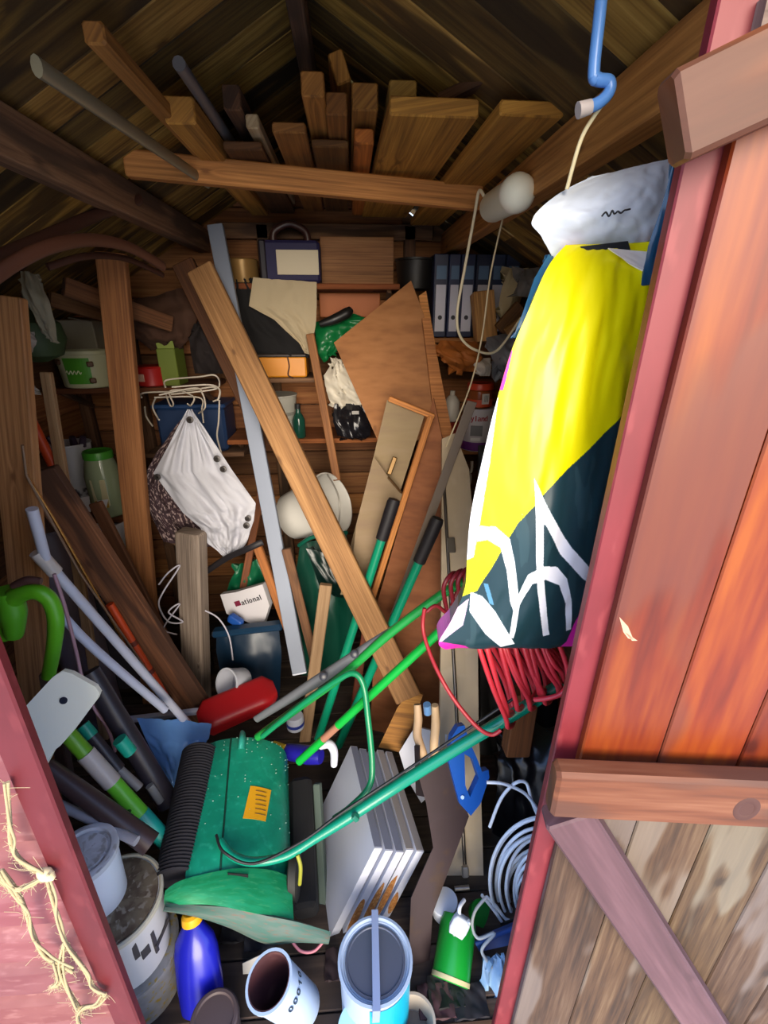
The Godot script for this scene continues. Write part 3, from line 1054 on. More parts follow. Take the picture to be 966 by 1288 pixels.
	one("green_bag", st, mat(col("0e6a36"), 0.35), "crumpled green plastic bag between canvas cloth and plywood sheet", "bag")
	st = mb()
	tube(st, [at(402, 408, 2.12), at(420, 402, 2.12), at(436, 394, 2.13), at(441, 389, 2.14)], [0.012, 0.02, 0.022, 0.014], 10)
	one("torch", st, plain("191716", 0.4), "black torch lying on the green plastic bag", "torch")
	st = mb()
	drape(st, [[420, 452, 432, 452, 2.13], [408, 472, 445, 470, 2.1], [410, 492, 455, 490, 2.09], [418, 512, 462, 508, 2.1]], 0.04, 3.0, 51, 0.02, 16, 6, 0.03)
	one("crumpled_bag", st, mat(col("cfc6b4"), 0.5), "crumpled white paper bag left of the plywood sheet", "bag")
	st = mb()
	drape(st, [[420, 508, 462, 507, 2.1], [418, 530, 468, 526, 2.08], [424, 548, 466, 548, 2.08], [434, 553, 458, 553, 2.1]], 0.03, 2.0, 53, 0.04, 16, 6, 0.04)
	t = thing("soil_bag", "small black plastic bag with pale print below the crumpled white one", "bag")
	obj("body", st, mat(col("17161a"), 0.25), t)
	slab_box(t, "print", at(447, 519, 2.02), Vector3(0.03, 0.014, 0.002), plain("9a9690"), Basis(), 0.0)
	# right: files on the shelf
	var xs := at(543, 424, 2.12).x
	var tones := ["1b2240", "20284a", "1d2444", "182038", "1b2846", "1f2a4c"]
	var spots := ["nearest the plywood", "second from the plywood, narrower", "third from the plywood", "behind the wood block", "fifth from the plywood", "next to the cream packet"]
	for i in 6:
		var w := 0.062 if i != 1 else 0.05
		t = thing("lever_arch_file", "dark blue file standing on the right shelf, " + spots[i], "file", "files on the right shelf")
		var c := Vector3(xs + w * 0.5, yc + 0.001 + 0.158, -2.24)
		slab_box(t, "body", c, Vector3(w - 0.003, 0.315, 0.22), plain(tones[i], 0.45), Basis(), 0.003)
		slab_box(t, "label", c + Vector3(0.002, -0.045, 0.1105), Vector3(w * 0.66, 0.18, 0.002), plain("c9c7d2"), Basis(), 0.0)
		slab_box(t, "title_band", c + Vector3(0.002, 0.09, 0.1105), Vector3(w * 0.66, 0.05, 0.002), plain("55708c"), Basis(), 0.0)
		st = mb()
		lathe(st, c + Vector3(0.002, -0.08, 0.111), Vector3.BACK, [[0.009, 0], [0.009, 0.002], [0.006, 0.002], [0.005, 0.001], [0.001, 0.001]], 14)
		obj("finger_hole", st, plain("2a2a33", 0.4), t)
		xs += w
	st = mb()
	beam(st, at(606, 420, 1.98), at(600, 368, 1.98), 0.065, 0.05, Vector3.RIGHT)
	stick("wood_block", "pale pine block with a knot standing in front of the blue files", "block", at(611, 430, 2.04), at(606, 368, 2.08), 0.085, 0.06, tint(M.pine, Color(1.3, 1.22, 1.0)))
	st = mb()
	drape(st, [[640, 338, 664, 337, 2.05], [632, 360, 662, 355, 2.04], [628, 385, 655, 380, 2.04], [630, 400, 645, 395, 2.05]], 0.02, 2.0, 57, 0.05, 14, 6, 0.03)
	one("cream_packet", st, mat(col("b9a67c"), 0.6), "cream paper packet leaning at the right end of the files", "packet")
	st = mb()
	drape(st, [[660, 338, 685, 336, 1.9], [652, 355, 684, 352, 1.88], [650, 372, 676, 375, 1.88]], 0.02, 2.0, 59, 0.05, 12, 6, 0.03)
	one("grey_bag", st, mat(col("6b645c"), 0.8), "dark grey cloth bag right of the cream packet", "bag")
	stick("wood_block", "brown offcut leaning between the cream packet and yellow sack", "block", at(628, 415, 1.95), at(655, 385, 1.95), 0.05, 0.03, tint(M.pine, Color(0.7, 0.6, 0.4)), "", Vector3.UP)
	stick("wood_block", "thin pale offcut nearest the yellow sack", "block", at(636, 418, 1.9), at(662, 398, 1.9), 0.03, 0.02, tint(M.pine, Color(0.9, 0.8, 0.55)), "", Vector3.UP)
	st = mb()
	drape(st, [[610, 425, 640, 418, 1.95], [612, 440, 650, 428, 1.9], [620, 458, 652, 452, 1.88], [632, 470, 645, 470, 1.9]], 0.04, 2.4, 61, 0.05, 14, 6, 0.05)
	one("grey_bag", st, mat(col("77787c"), 0.35), "light grey plastic bag below the pale wood block", "bag")
	st = mb()
	drape(st, [[553, 428, 600, 430, 2.05], [548, 440, 604, 438, 2.0], [562, 455, 606, 452, 1.98], [574, 466, 600, 468, 2.0]], 0.05, 2.6, 63, 0.03, 16, 6, 0.05)
	one("paper_bag", st, mat(col("a45c1e"), 0.7), "crumpled orange brown paper bag under the blue files", "bag")
	st = mb()
	drape(st, [[590, 452, 616, 450, 1.97], [598, 462, 618, 458, 1.95], [603, 473, 615, 473, 1.96]], 0.02, 2.0, 66, 0.03, 12, 5, 0.03)
	one("white_rag", st, mat(col("c3b7a8"), 0.8), "small off white rag above the red lidded jar", "rag")
	# jar, paint tin, red tin and white bottle on the low shelf
	o = Vector3(at(598, 560, 2.2).x, yd + 0.001, -2.19)
	t = thing("paint_tin", "white paint tin with purple band and red lettering beside the yellow sack", "paint tin")
	var hh := at(598, 514, 2.14).y - o.y
	st = mb()
	lathe(st, o, Vector3.UP, [[0.07, 0], [0.072, 0.005], [0.072, hh - 0.005], [0.074, hh], [0.066, hh], [0.062, hh - 0.006], [0.004, hh - 0.006]], 36)
	obj("body", st, plain("d3cfd6", 0.4), t)
	band(t, o, Vector3.UP, 0.072, 0.072, 0.004, hh * 0.22, plain("6d2f86", 0.4))
	slab_box(t, "label_panel", o + Vector3(-0.022, hh * 0.5, 0.0695), Vector3(0.055, hh * 0.24, 0.004), plain("7c7c82"), Basis(Vector3.UP, -0.25), 0.0)
	slab_box(t, "label_panel", o + Vector3(-0.024, hh * 0.3, 0.069), Vector3(0.045, hh * 0.07, 0.004), plain("efeff2"), Basis(Vector3.UP, -0.25), 0.0)
	letters_round(t, "yland", o + Vector3(0, hh * 0.78, 0), Vector3.UP, Vector3(-0.18, 0, 1), 0.0725, 0.024, plain("a52a36"), 0.66)
	var jo := o + Vector3(0.0, hh + 0.002, 0.0)
	t = thing("screw_jar", "clear jar with orange red lid and barcode on the white paint tin", "jar")
	st = mb()
	var jh := at(600, 488, 2.19).y - jo.y
	lathe(st, jo, Vector3.UP, [[0.054, 0], [0.058, 0.006], [0.058, jh - 0.01], [0.05, jh]], 32)
	obj("body", st, mat(col("8e4a26"), 0.15), t)
	band(t, jo, Vector3.UP, 0.0585, 0.0585, 0.005, jh * 0.45, plain("cf4a22", 0.4))
	slab_box(t, "barcode", jo + Vector3(0.012, jh * 0.5, 0.0585), Vector3(0.034, jh * 0.55, 0.004), plain("d8d2cc"), Basis(Vector3.UP, 0.2), 0.0)
	for i in 5: slab_box(t, "barcode_line", jo + Vector3(0.002 + i * 0.005, jh * 0.52, 0.0612), Vector3(0.0018, jh * 0.36, 0.001), plain("3a3a3c"), Basis(Vector3.UP, 0.2), 0.0)
	lid(t, jo + Vector3(0, jh - 0.004, 0), Vector3.UP, 0.06, 0.028, plain("d2452a", 0.35))
	o = Vector3(at(567, 555, 2.2).x, yd + 0.001, -2.22)
	t = thing("red_tin", "dark red tin left of the white paint tin, partly hidden by boards", "tin")
	st = mb()
	lathe(st, o, Vector3.UP, [[0.05, 0], [0.052, 0.004], [0.052, 0.12], [0.054, 0.124], [0.05, 0.128], [0.004, 0.124]], 28)
	obj("body", st, plain("8a2a1e", 0.4), t)
	st = mb()
	lathe(st, o + Vector3(0, 0.128, 0), Vector3.UP, [[0.03, 0], [0.036, 0.003], [0.036, 0.09], [0.02, 0.115], [0.012, 0.12], [0.012, 0.14], [0.001, 0.142]], 24)
	one("white_bottle", st, plain("c9c2b6", 0.4), "squat white plastic bottle standing on the dark red tin", "bottle")
	for k in 2:
		st = mb()
		var p: Vector3 = [at(585, 588, 2.1), at(583, 604, 2.1)][k]
		tube(st, [p + Vector3(0.03, 0.03, 0), p + Vector3(0.03, 0.0, 0.01), p + Vector3(0.025, -0.02, 0.01), p + Vector3(0.0, -0.03, 0.01)], 0.007, 8)
		one("plastic_hook", st, plain("c8c2b4", 0.5), ["small white plastic hook hanging below the white paint tin", "second small white plastic hook, lower of the two under the tin"][k], "hook")

func left_shelves() -> void:
	var ya := at(180, 487, 2.1).y
	var yb := at(140, 640, 2.0).y
	shelf("left shelf on the back wall carrying the green tub and red tin", LEFT + 0.01, at(262, 487, 2.1).x, ya, 0.32, tint(M.boards, Color(0.6, 0.52, 0.46)))
	var lo := mb()
	beam(lo, Vector3(LEFT + 0.01, yb - 0.012, -2.14), Vector3(at(200, 640, 2.0).x, yb - 0.012, -2.14), 0.5, 0.022, Vector3.BACK)
	one("wall_shelf", lo, tint(M.boards, Color(0.65, 0.58, 0.5)), "low left shelf under the white bucket and green lidded jar", "shelf")
	# green tub
	var o := Vector3(at(109, 480, 2.12).x, ya + 0.001, -2.14)
	var hh := at(109, 441, 2.1).y - o.y
	var t := thing("green_tub", "pale and green plastic food tub on the left shelf", "tub")
	var st := mb()
	lathe(st, o, Vector3.UP, [[0.09, 0], [0.095, 0.005], [0.108, hh - 0.015], [0.113, hh - 0.013], [0.113, hh], [0.106, hh], [0.104, hh - 0.01], [0.09, 0.008]], 40, true, true, 0.8)
	obj("body", st, plain("bfbf9a", 0.4), t)
	var g := mb()
	for i in 9:
		var a := 0.25 + i * 0.11
		var b := a + 0.11
		var y0 := hh * 0.12
		var y1 := hh * 0.82
		var f := func(ang: float, y: float) -> Vector3: return o + Vector3(sin(ang - 0.2) * (lerpf(0.0955, 0.1085, y / hh) + 0.001), y, cos(ang - 0.2) * (lerpf(0.0955, 0.1085, y / hh) + 0.001) * 0.8)
		quad(g, f.call(a - 0.5, y0), f.call(b - 0.5, y0), f.call(b - 0.5, y1), f.call(a - 0.5, y1), Vector2.ZERO, Vector2.RIGHT, Vector2.ONE, Vector2.DOWN)
	obj("print", g, plain("4f9a2c", 0.4), t)
	for q in [[-0.062, 0.72], [0.058, 0.22], [0.06, 0.66]]:
		slab_box(t, "print", o + Vector3(q[0], hh * q[1], 0.077 + 0.004), Vector3(0.024, 0.02, 0.012), plain("5b3a22"), Basis(Vector3.UP, q[0] * 8.0), 0.004)
	st = mb()
	var wave := []
	for i in 13: wave.append(o + Vector3(-0.04 + i * 0.005, hh * (0.44 + 0.05 * sin(i * 2.1)), 0.0845 - absf(i - 7) * 0.0004))
	tube(st, wave, 0.002, 5)
	obj("print", st, plain("e6ecc8"), t)
	# boxes behind it
	o = Vector3(at(100, 437, 2.26).x, ya + 0.001, -2.3)
	t = thing("white_carton", "off white carton standing behind the green tub", "carton")
	slab_box(t, "body", o + Vector3(0, 0.13, 0), Vector3(0.17, 0.26, 0.12), plain("a39c88"), Basis(), 0.004)
	slab_box(t, "flap", o + Vector3(0.04, 0.262, 0.01), Vector3(0.09, 0.004, 0.12), plain("8d8672"), Basis(Vector3.FORWARD, 0.15), 0.001)
	o = Vector3(at(186, 466, 2.14).x, ya + 0.001, -2.17)
	t = thing("red_tin", "flat red tin with white label on the left shelf", "tin")
	st = mb()
	lathe(st, o, Vector3.UP, [[0.066, 0], [0.07, 0.004], [0.07, 0.07], [0.072, 0.074], [0.066, 0.08], [0.004, 0.078]], 32)
	obj("body", st, plain("a01f1c", 0.35), t)
	slab_box(t, "label", o + Vector3(-0.02, 0.036, 0.068), Vector3(0.035, 0.03, 0.004), plain("c8a08c"), Basis(Vector3.UP, -0.3), 0.001)
	o = Vector3(at(214, 466, 2.15).x, ya + 0.001, -2.19)
	t = thing("green_box", "dull green cardboard box right of the flat red tin", "box")
	slab_box(t, "body", o + Vector3(0, 0.075, 0), Vector3(0.075, 0.15, 0.12), plain("6d7c2e"), Basis(), 0.003)
	slab_box(t, "flap", o + Vector3(0.0, 0.165, 0.05), Vector3(0.07, 0.03, 0.004), plain("8b9a4a"), Basis(Vector3.RIGHT, 0.3), 0.001)
	# offcuts lying over the tubs
	stick("offcut", "brown offcut lying slanted over the white carton, lower of two", "offcut", at(62, 376, 1.9), at(150, 402, 2.08), 0.05, 0.03, tint(M.pine, Color(0.7, 0.6, 0.48)), "", Vector3.UP)
	stick("offcut", "dark brown offcut lying slanted above the carton, upper of two", "offcut", at(80, 360, 1.8), at(215, 408, 2.08), 0.06, 0.03, tint(M.old, Color(0.9, 0.8, 0.7)), "", Vector3.UP)
	st = mb()
	drape(st, [[160, 380, 240, 360, 2.2], [150, 400, 250, 395, 2.15], [170, 425, 240, 425, 2.15], [190, 440, 225, 440, 2.2]], 0.06, 2.5, 70, 0.03, 16, 6, 0.05)
	one("brown_sack", st, mat(col("4a2f20"), 0.9), "crumpled dark brown sacking on the left shelf behind the upright timber", "sack")
	st = mb()
	drape(st, [[250, 408, 262, 404, 2.1], [238, 425, 275, 420, 2.08], [240, 445, 285, 445, 2.08], [245, 470, 280, 470, 2.1]], 0.04, 2.5, 72, 0.02, 14, 6, 0.03)
	one("dark_cloth", st, mat(col("1d1413"), 0.9), "near black cloth lump left of the long pine plank", "cloth")
	# rags, netting and round green thing at the far left
	st = mb()
	drape(st, [[25, 340, 45, 345, 1.62], [28, 370, 62, 378, 1.58], [45, 400, 70, 410, 1.58], [60, 425, 72, 432, 1.6]], 0.03, 2.5, 74, 0.01, 14, 6, 0.02)
	one("grey_rag", st, mat(col("8c8674"), 0.85), "grey green rag hanging on the left wall above the round bag", "rag")
	st = mb()
	lathe(st, at(52, 455, 1.72), Vector3.UP, [[0.02, 0.0], [0.07, 0.02], [0.09, 0.07], [0.08, 0.12], [0.04, 0.15], [0.012, 0.165], [0.004, 0.18]], 24)
	one("green_bag", st, mat(col("344a2c"), 0.6), "round dark green bundle left of the green tub", "bag")
	st = mb()
	drape(st, [[20, 420, 36, 418, 1.5], [22, 450, 40, 450, 1.5], [26, 480, 42, 482, 1.5], [30, 496, 42, 496, 1.5]], 0.02, 2.0, 77, 0.02, 10, 6, 0.02)
	one("white_rag", st, mat(col("9a938c"), 0.8), "pale rag hanging between left upright and green bundle", "rag")
	# bent dark rails at the upper left
	st = mb()
	tube(st, way([-40, 340, 1.1, 40, 306, 1.25, 110, 275, 1.45, 175, 250, 1.65]), 0.015, 10, true, 0.7)
	one("curved_rail", st, mat(col("40241b"), 0.6), "straight dark red brown rail sloping up at far left", "rail")
	st = mb()
	tube(st, way([-40, 372, 1.05, 20, 330, 1.15, 70, 308, 1.25, 120, 302, 1.4, 165, 312, 1.55, 205, 335, 1.7]), 0.015, 12, true, 0.7)
	one("curved_rail", st, mat(col("5a3628"), 0.55), "bent wooden rail curving over the left uprights", "rail")
	st = mb()
	tube(st, way([60, 336, 1.4, 110, 322, 1.5, 160, 326, 1.66, 205, 346, 1.8]), 0.009, 8, true, 0.7)
	one("curved_rail", st, mat(col("43251b"), 0.6), "thin bent brown rail just below the thicker bent one", "rail")
	# lower shelf: white bucket with odds and ends, jar
	o = Vector3(at(96, 635, 1.98).x, yb + 0.001, -2.05)
	hh = at(96, 562, 1.97).y - o.y
	t = pot("white_bucket", "white bucket crammed with dark tools on the low left shelf", "bucket", o, Vector3.UP, 0.055, 0.075, hh, plain("c9ccd6", 0.4), plain("2b2433"), true)
	band(t, o, Vector3.UP, 0.057, 0.064, 0.02, hh * 0.38, mat(Color.WHITE, 0.6, 0.0, blotch(31, col("d4d4da"), col("2a2a3a"), col("d0d0d6"), 14.0, 128, 0.05)), "label")
	for i in 4:
		st = mb()
		var c := o + Vector3(-0.045 + i * 0.03, hh * 0.8, 0.01 * (i % 2))
		tube(st, [c, c + Vector3(-0.01 + i * 0.008, 0.05, 0.01), c + Vector3(-0.03 + i * 0.02, 0.085, 0.02)], [0.012, 0.016, 0.012], 8)
		one("hand_tool", st, mat([col("2b2340"), col("b9b9c2"), col("33263a"), col("3f3448")][i], 0.3, 0.3 if i == 1 else 0.0), ["dark purple handle sticking out of the white bucket, leftmost", "bright metal tool in the white bucket", "dark handle in the middle of the white bucket", "purple grey handle leaning right in the white bucket"][i], "tool", "tools in the white bucket")
	o = Vector3(at(128, 628, 1.9).x, yb + 0.001, -1.95)
	hh = at(128, 580, 1.88).y - o.y
	t = thing("glass_jar", "clear jar with bright green lid on the low left shelf", "jar")
	st = mb()
	lathe(st, o, Vector3.UP, [[0.06, 0], [0.066, 0.006], [0.068, hh * 0.7], [0.058, hh * 0.9], [0.05, hh]], 32)
	obj("body", st, mat(col("8d9a7c"), 0.12), t)
	slab_box(t, "label", o + Vector3(0.006, hh * 0.45, 0.063), Vector3(0.06, hh * 0.45, 0.006), plain("bdb590"), Basis(), 0.002)
	slab_box(t, "label_band", o + Vector3(0.006, hh * 0.26, 0.0665), Vector3(0.052, hh * 0.12, 0.002), plain("b08a2e"), Basis(), 0.001)
	lid(t, o + Vector3(0, hh - 0.004, 0), Vector3.UP, 0.056, 0.03, plain("3f8f2a", 0.4))
	for k in 2:
		st = mb()
		plate(st, v2([[94, 628, 112, 624, 114, 644, 96, 638], [122, 630, 136, 628, 132, 646, 124, 642]][k]), Vector3(94, 628, 1.86), Vector3(114, 626, 1.86), Vector3(100, 645, 1.85), 0.002)
		one("paper_tag", st, plain("d4d2d8"), ["white paper scrap hanging under the white bucket", "small white paper scrap hanging below the green lidded jar"][k], "paper")
	# blue crate, wire rack, flex
	t = thing("blue_crate", "dark blue plastic crate behind the white wire rack", "crate")
	var c0 := at(248, 560, 2.2)
	slab_box(t, "body", c0 + Vector3(0, 0.08, -0.06), Vector3(0.3, 0.2, 0.2), plain("1c3358", 0.45), Basis(), 0.012)
	slab_box(t, "rim", c0 + Vector3(0, 0.185, -0.06), Vector3(0.32, 0.018, 0.22), plain("22406c", 0.45), Basis(), 0.006)
	stick("crate_support", "dark plank carrying the blue crate on the back wall", "plank", c0 + Vector3(-0.22, -0.035, -0.07), c0 + Vector3(0.22, -0.035, -0.07), 0.24, 0.022, M.old, "", Vector3.BACK)
	t = thing("wire_rack", "white wire rack of bent loops hanging in front of blue crate", "rack")
	var wires := [
		[178, 500, 182, 494, 230, 492, 272, 487, 276, 500, 268, 505], [208, 487, 210, 478, 250, 474, 270, 472, 276, 482, 268, 490, 215, 496],
		[196, 500, 192, 512, 198, 525, 200, 528], [200, 497, 245, 488, 255, 496, 258, 512, 250, 520], [182, 512, 184, 524, 192, 536],
		[208, 494, 214, 510, 218, 508, 214, 492, 240, 490], [230, 492, 244, 500, 240, 510, 236, 508], [216, 487, 262, 484, 276, 490, 274, 504], [194, 500, 250, 500, 254, 516, 256, 532]]
	for i in wires.size():
		var pts := []
		for k in range(0, wires[i].size(), 2): pts.append(at(wires[i][k], wires[i][k + 1], 1.98 - 0.014 * (i % 4) + 0.02 * (k % 3)))
		st = mb()
		tube(st, pts, 0.0034, 7)
		obj("wire", st, plain("c9beae", 0.4), t)
	st = mb()
	tube(st, way([276, 503, 1.96, 275, 530, 1.96, 273, 548, 1.96, 277, 565, 1.95, 280, 575, 1.95]), 0.0035, 7)
	one("white_flex", st, plain("bdb3a6"), "thin white flex hanging down from the wire rack", "cable")
	# floral cloth and white oilcloth
	var fl := mat(Color.WHITE, 0.8, 0.0, blotch(37, col("2f1c22"), col("38232a"), col("a4908c"), 9.0, 160, 0.07))
	st = mb()
	drape(st, [[228, 530, 244, 520, 1.9], [196, 570, 240, 560, 1.84], [178, 605, 240, 620, 1.8], [186, 640, 262, 660, 1.78], [205, 680, 282, 690, 1.8]], 0.05, 2.5, 80, 0.006, 20, 8, 0.03)
	one("floral_cloth", st, fl, "dark brown cloth with pale blossom print behind the white oilcloth", "cloth")
	t = thing("oilcloth", "white oilcloth with metal eyelets hanging as a crumpled diamond", "cloth")
	st = mb()
	drape(st, [[237, 515, 241, 515, 1.74], [193, 595, 291, 590, 1.70], [230, 645, 322, 633, 1.67], [252, 664, 319, 655, 1.67], [262, 684, 309, 683, 1.68], [285, 702, 292, 702, 1.69]], 0.045, 2.6, 83, 0.003, 30, 10, 0.015)
	obj("sheet", st, mat(col("b2b2ba"), 0.65), t)
	for q in [[239, 528], [198, 600], [273, 577], [281, 590], [312, 652], [310, 661]]:
		st = mb()
		var c := at(q[0], q[1], 1.655)
		lathe(st, c, Vector3(0, 0.15, 1), [[0.012, 0], [0.012, 0.003], [0.006, 0.004], [0.005, 0.0]], 16)
		obj("eyelet", st, plain("3b3634", 0.4, 0.4), t)

func leaning_timber() -> void:
	# uprights at the left
	var a := at(4, 372, 1.3)
	var b := at(42, 800, 1.2)
	stick("upright_post", "pale upright timber at the far left edge, above the green handle", "timber", a, to_floor(a, b), 0.095, 0.03, tint(M.pine, Color(1.15, 1.05, 0.95)))
	a = at(140, 318, 1.78)
	b = at(186, 795, 1.72)
	stick("upright_post", "tall brown upright board between the green tub and wire rack", "timber", a, to_floor(a, b), 0.092, 0.03, tint(M.pine, Color(1.0, 0.84, 0.7)))
	a = at(48, 592, 1.32)
	b = at(245, 885, 1.42)
	stick("brown_plank", "wide dark brown plank leaning diagonally at left", "plank", a, to_floor(a, b, 0.15), 0.105, 0.03, tint(M.old, Color(0.95, 0.85, 0.8)), "", Vector3(1, 0.6, 0))
	a = at(120, 632, 1.62)
	b = at(172, 735, 1.6)
	stick("short_stick", "short brown stick in front of the white tubs at left", "stick", a, a + (b - a) * 1.9, 0.045, 0.02, tint(M.pine, Color(0.62, 0.5, 0.44)))
	a = at(58, 468, 1.55)
	b = at(118, 840, 1.45)
	stick("thin_stick", "thin pale stick leaning right of the left upright", "stick", a, to_floor(a, b, 0.1), 0.032, 0.02, tint(M.pale, Color(0.85, 0.8, 0.78)))
	var t := thing("orange_pole", "orange red pole leaning left, disappearing behind the dark plank", "pole")
	a = at(32, 514, 1.52)
	b = at(212, 884, 1.62)
	var e := to_floor(a, b, 0.3)
	var st := mb()
	tube(st, [a, e], 0.015, 12, false)
	obj("shaft", st, mat(col("c0431c"), 0.45), t)
	st = mb()
	tube(st, [a + (e - a) * 0.26, a + (e - a) * 0.36], 0.0155, 12, false)
	obj("grip", st, mat(Color.WHITE, 0.7, 0.0, blotch(41, col("4d2c24"), col("c9b9ae"), col("55322a"), 18.0, 96, 0.1)), t)
	t = thing("orange_rod", "short orange painted rod in front of the wide brown plank's lower edge", "rod")
	a = at(138, 760, 1.33)
	b = at(214, 886, 1.34)
	st = mb()
	tube(st, [a, b], 0.0125, 12, false)
	obj("shaft", st, mat(col("c8481c"), 0.45), t)
	for f in [0.34, 0.62]:
		st = mb()
		tube(st, [a.lerp(b, f), a.lerp(b, f + 0.04)], 0.0129, 12, false)
		obj("ring", st, mat(col("6a2a1c"), 0.6), t)
	st = mb()
	tube(st, way([33, 597, 1.2, 66, 650, 1.22, 98, 706, 1.25, 160, 815, 1.32]), 0.004, 7, false)
	one("brass_rod", st, mat(col("c08a4a"), 0.25, 0.8), "thin shiny brass rod leaning in front of the brown plank", "rod")
	st = mb()
	tube(st, way([28, 560, 1.08, 33, 598, 1.10, 100, 720, 1.2, 190, 850, 1.33]), 0.003, 7, false)
	one("thin_rod", st, mat(col("8d7460"), 0.4, 0.5), "thin dull rod running beside the shiny brass one", "rod")
	# white pipes
	t = thing("plastic_pipe", "white plastic pipe with a thick collar leaning at left", "pipe")
	st = mb()
	tube(st, [at(40, 640, 1.12), at(58, 706, 1.14), at(236, 910, 1.28)], 0.0135, 12, false)
	obj("pipe", st, plain("c4c8da", 0.35), t)
	st = mb()
	tube(st, [at(46, 694, 1.135), at(70, 720, 1.15)], 0.0185, 14, false)
	obj("collar", st, plain("cfc6c0", 0.4), t)
	st = mb()
	tube(st, [at(50, 740, 1.1), at(110, 808, 1.13), at(208, 893, 1.19)], 0.0125, 12, true)
	one("plastic_pipe", st, plain("bcc2d8", 0.35), "plain white plastic pipe, lower of the two leaning at left", "pipe")
	st = mb()
	tube(st, way([68, 722, 1.05, 82, 765, 1.05, 96, 820, 1.06, 104, 855, 1.06, 118, 890, 1.06, 135, 915, 1.06, 145, 945, 1.06]), 0.0045, 8)
	one("mauve_cable", st, plain("a57f8c", 0.5), "thin mauve cable drooping over the black tubes at left", "cable")
	# short weathered post
	a = at(240, 668, 1.66)
	b = at(248, 868, 1.64)
	stick("short_post", "short weathered square post standing in front of the oilcloth", "post", a, to_floor(a, b, 0.0), 0.098, 0.07, M.grey_wood, "", Vector3(1, 0, 0.25), 0.008)
	# the long plank, the board behind it, the aluminium bar
	stick("long_plank", "long knotty pine plank leaning across the middle of the shed", "plank", at(252, 338, 1.93), at(514, 878, 1.3), 0.095, 0.036, tint(M.pine, Color(1.0, 0.93, 0.82)), "", Vector3(1, 0.4, 0), 0.004)
	stick("brown_plank", "shorter brown plank close behind the long pine plank", "plank", at(230, 330, 2.08), at(340, 560, 1.95), 0.085, 0.03, tint(M.pine, Color(0.62, 0.48, 0.36)), "", Vector3(1, 0.4, 0))
	t = thing("metal_channel", "square grey aluminium bar leaning behind the long pine plank", "bar")
	st = mb()
	a = at(271, 284, 2.06)
	b = at(377, 845, 1.5)
	beam(st, a, b, 0.056, 0.028, Vector3.RIGHT, 0.002)
	obj("bar", st, mat(col("7e8696"), 0.6, 0.1), t)
	st = mb()
	beam(st, b, b + (b - a).normalized() * 0.006, 0.057, 0.029, Vector3.RIGHT, 0.002)
	obj("cut_end", st, plain("d3d9e6", 0.4), t)
	stick("thin_batten", "thin pale batten hanging down left of the crumpled white bag", "batten", at(390, 420, 2.08), at(424, 604, 2.0), 0.034, 0.02, tint(M.pine, Color(0.9, 0.75, 0.6)))
	a = at(326, 560, 1.85)
	stick("thin_batten", "slim orange brown batten beside the aluminium bar, upper part hidden", "batten", at(332, 600, 1.9), at(306, 740, 1.8), 0.03, 0.02, tint(M.pine, Color(0.75, 0.55, 0.42)))
	stick("thin_batten", "golden batten slanting down left of the aluminium bar above the dark tub", "batten", at(322, 682, 1.66), at(366, 800, 1.6), 0.034, 0.024, tint(M.pine, Color(1.0, 0.78, 0.5)))
	stick("thin_batten", "grey batten standing right of the aluminium bar", "batten", at(410, 735, 1.5), at(383, 935, 1.45), 0.045, 0.025, tint(M.pale, Color(0.75, 0.7, 0.68)))
	stick("thin_batten", "dark brown batten just right of the aluminium bar top", "batten", at(360, 690, 1.62), at(396, 832, 1.55), 0.035, 0.02, tint(M.old, Color(0.8, 0.75, 0.7)))
	# plywood and panels at the centre right
	st = mb()
	plate(st, v2([517, 353, 533, 395, 548, 548, 500, 560, 476, 556, 420, 431]), Vector3(517, 353, 2.1), Vector3(420, 431, 2.1), Vector3(530, 560, 1.9), 0.012)
	one("plywood_sheet", st, tint(M.ply, Color(1.1, 1.0, 0.85)), "brown plywood sheet with a pointed top leaning on the back wall", "plywood")
	st = mb()
	plate(st, v2([527, 372, 536, 366, 566, 540, 590, 720, 570, 722, 548, 560]), Vector3(530, 368, 2.12), Vector3(548, 560, 1.98), Vector3(590, 720, 1.86), 0.014)
	one("narrow_board", st, tint(M.pine, Color(1.4, 1.22, 0.98)), "tall narrow board leaning right of the plywood sheet", "board")
	st = mb()
	plate(st, v2([531, 400, 540, 400, 572, 560, 580, 650, 560, 640]), Vector3(531, 400, 2.0), Vector3(560, 640, 1.8), Vector3(580, 650, 1.79), 0.012)
	one("narrow_board", st, tint(M.pine, Color(1.15, 0.95, 0.74)), "second narrow board, darker, in front of the tall one", "board")
	st = mb()
	plate(st, v2([545, 500, 558, 560, 560, 760, 560, 900, 540, 945, 464, 942, 474, 760, 520, 600]), Vector3(540, 500, 1.9), Vector3(480, 760, 1.66), Vector3(520, 930, 1.42), 0.016)
	one("brown_board", st, tint(M.ply, Color(1.0, 0.84, 0.74)), "large reddish brown board leaning behind the green handles", "board")
	t = thing("cabinet_panel", "tan panel with golden wooden edge leaning at the centre, larger of two", "panel")
	st = mb()
	plate(st, v2([487, 503, 534, 522, 462, 748, 428, 748, 440, 690, 470, 574]), Vector3(487, 503, 1.82), Vector3(534, 522, 1.8), Vector3(440, 800, 1.64), 0.016)
	obj("face", st, M.tan, t)
	st = mb()
	beam(st, at(541, 524, 1.79), at(456, 790, 1.63), 0.024, 0.028, Vector3.RIGHT)
	obj("edge", st, tint(M.pine, Color(1.35, 1.12, 0.84)), t)
	st = mb()
	beam(st, at(489, 501, 1.81), at(546, 524, 1.79), 0.02, 0.024, Vector3.UP)
	obj("edge", st, tint(M.pine, Color(1.38, 1.16, 0.9)), t)
	t = thing("cabinet_panel", "smaller tan panel with brass catch in front of the golden edged one", "panel")
	st = mb()
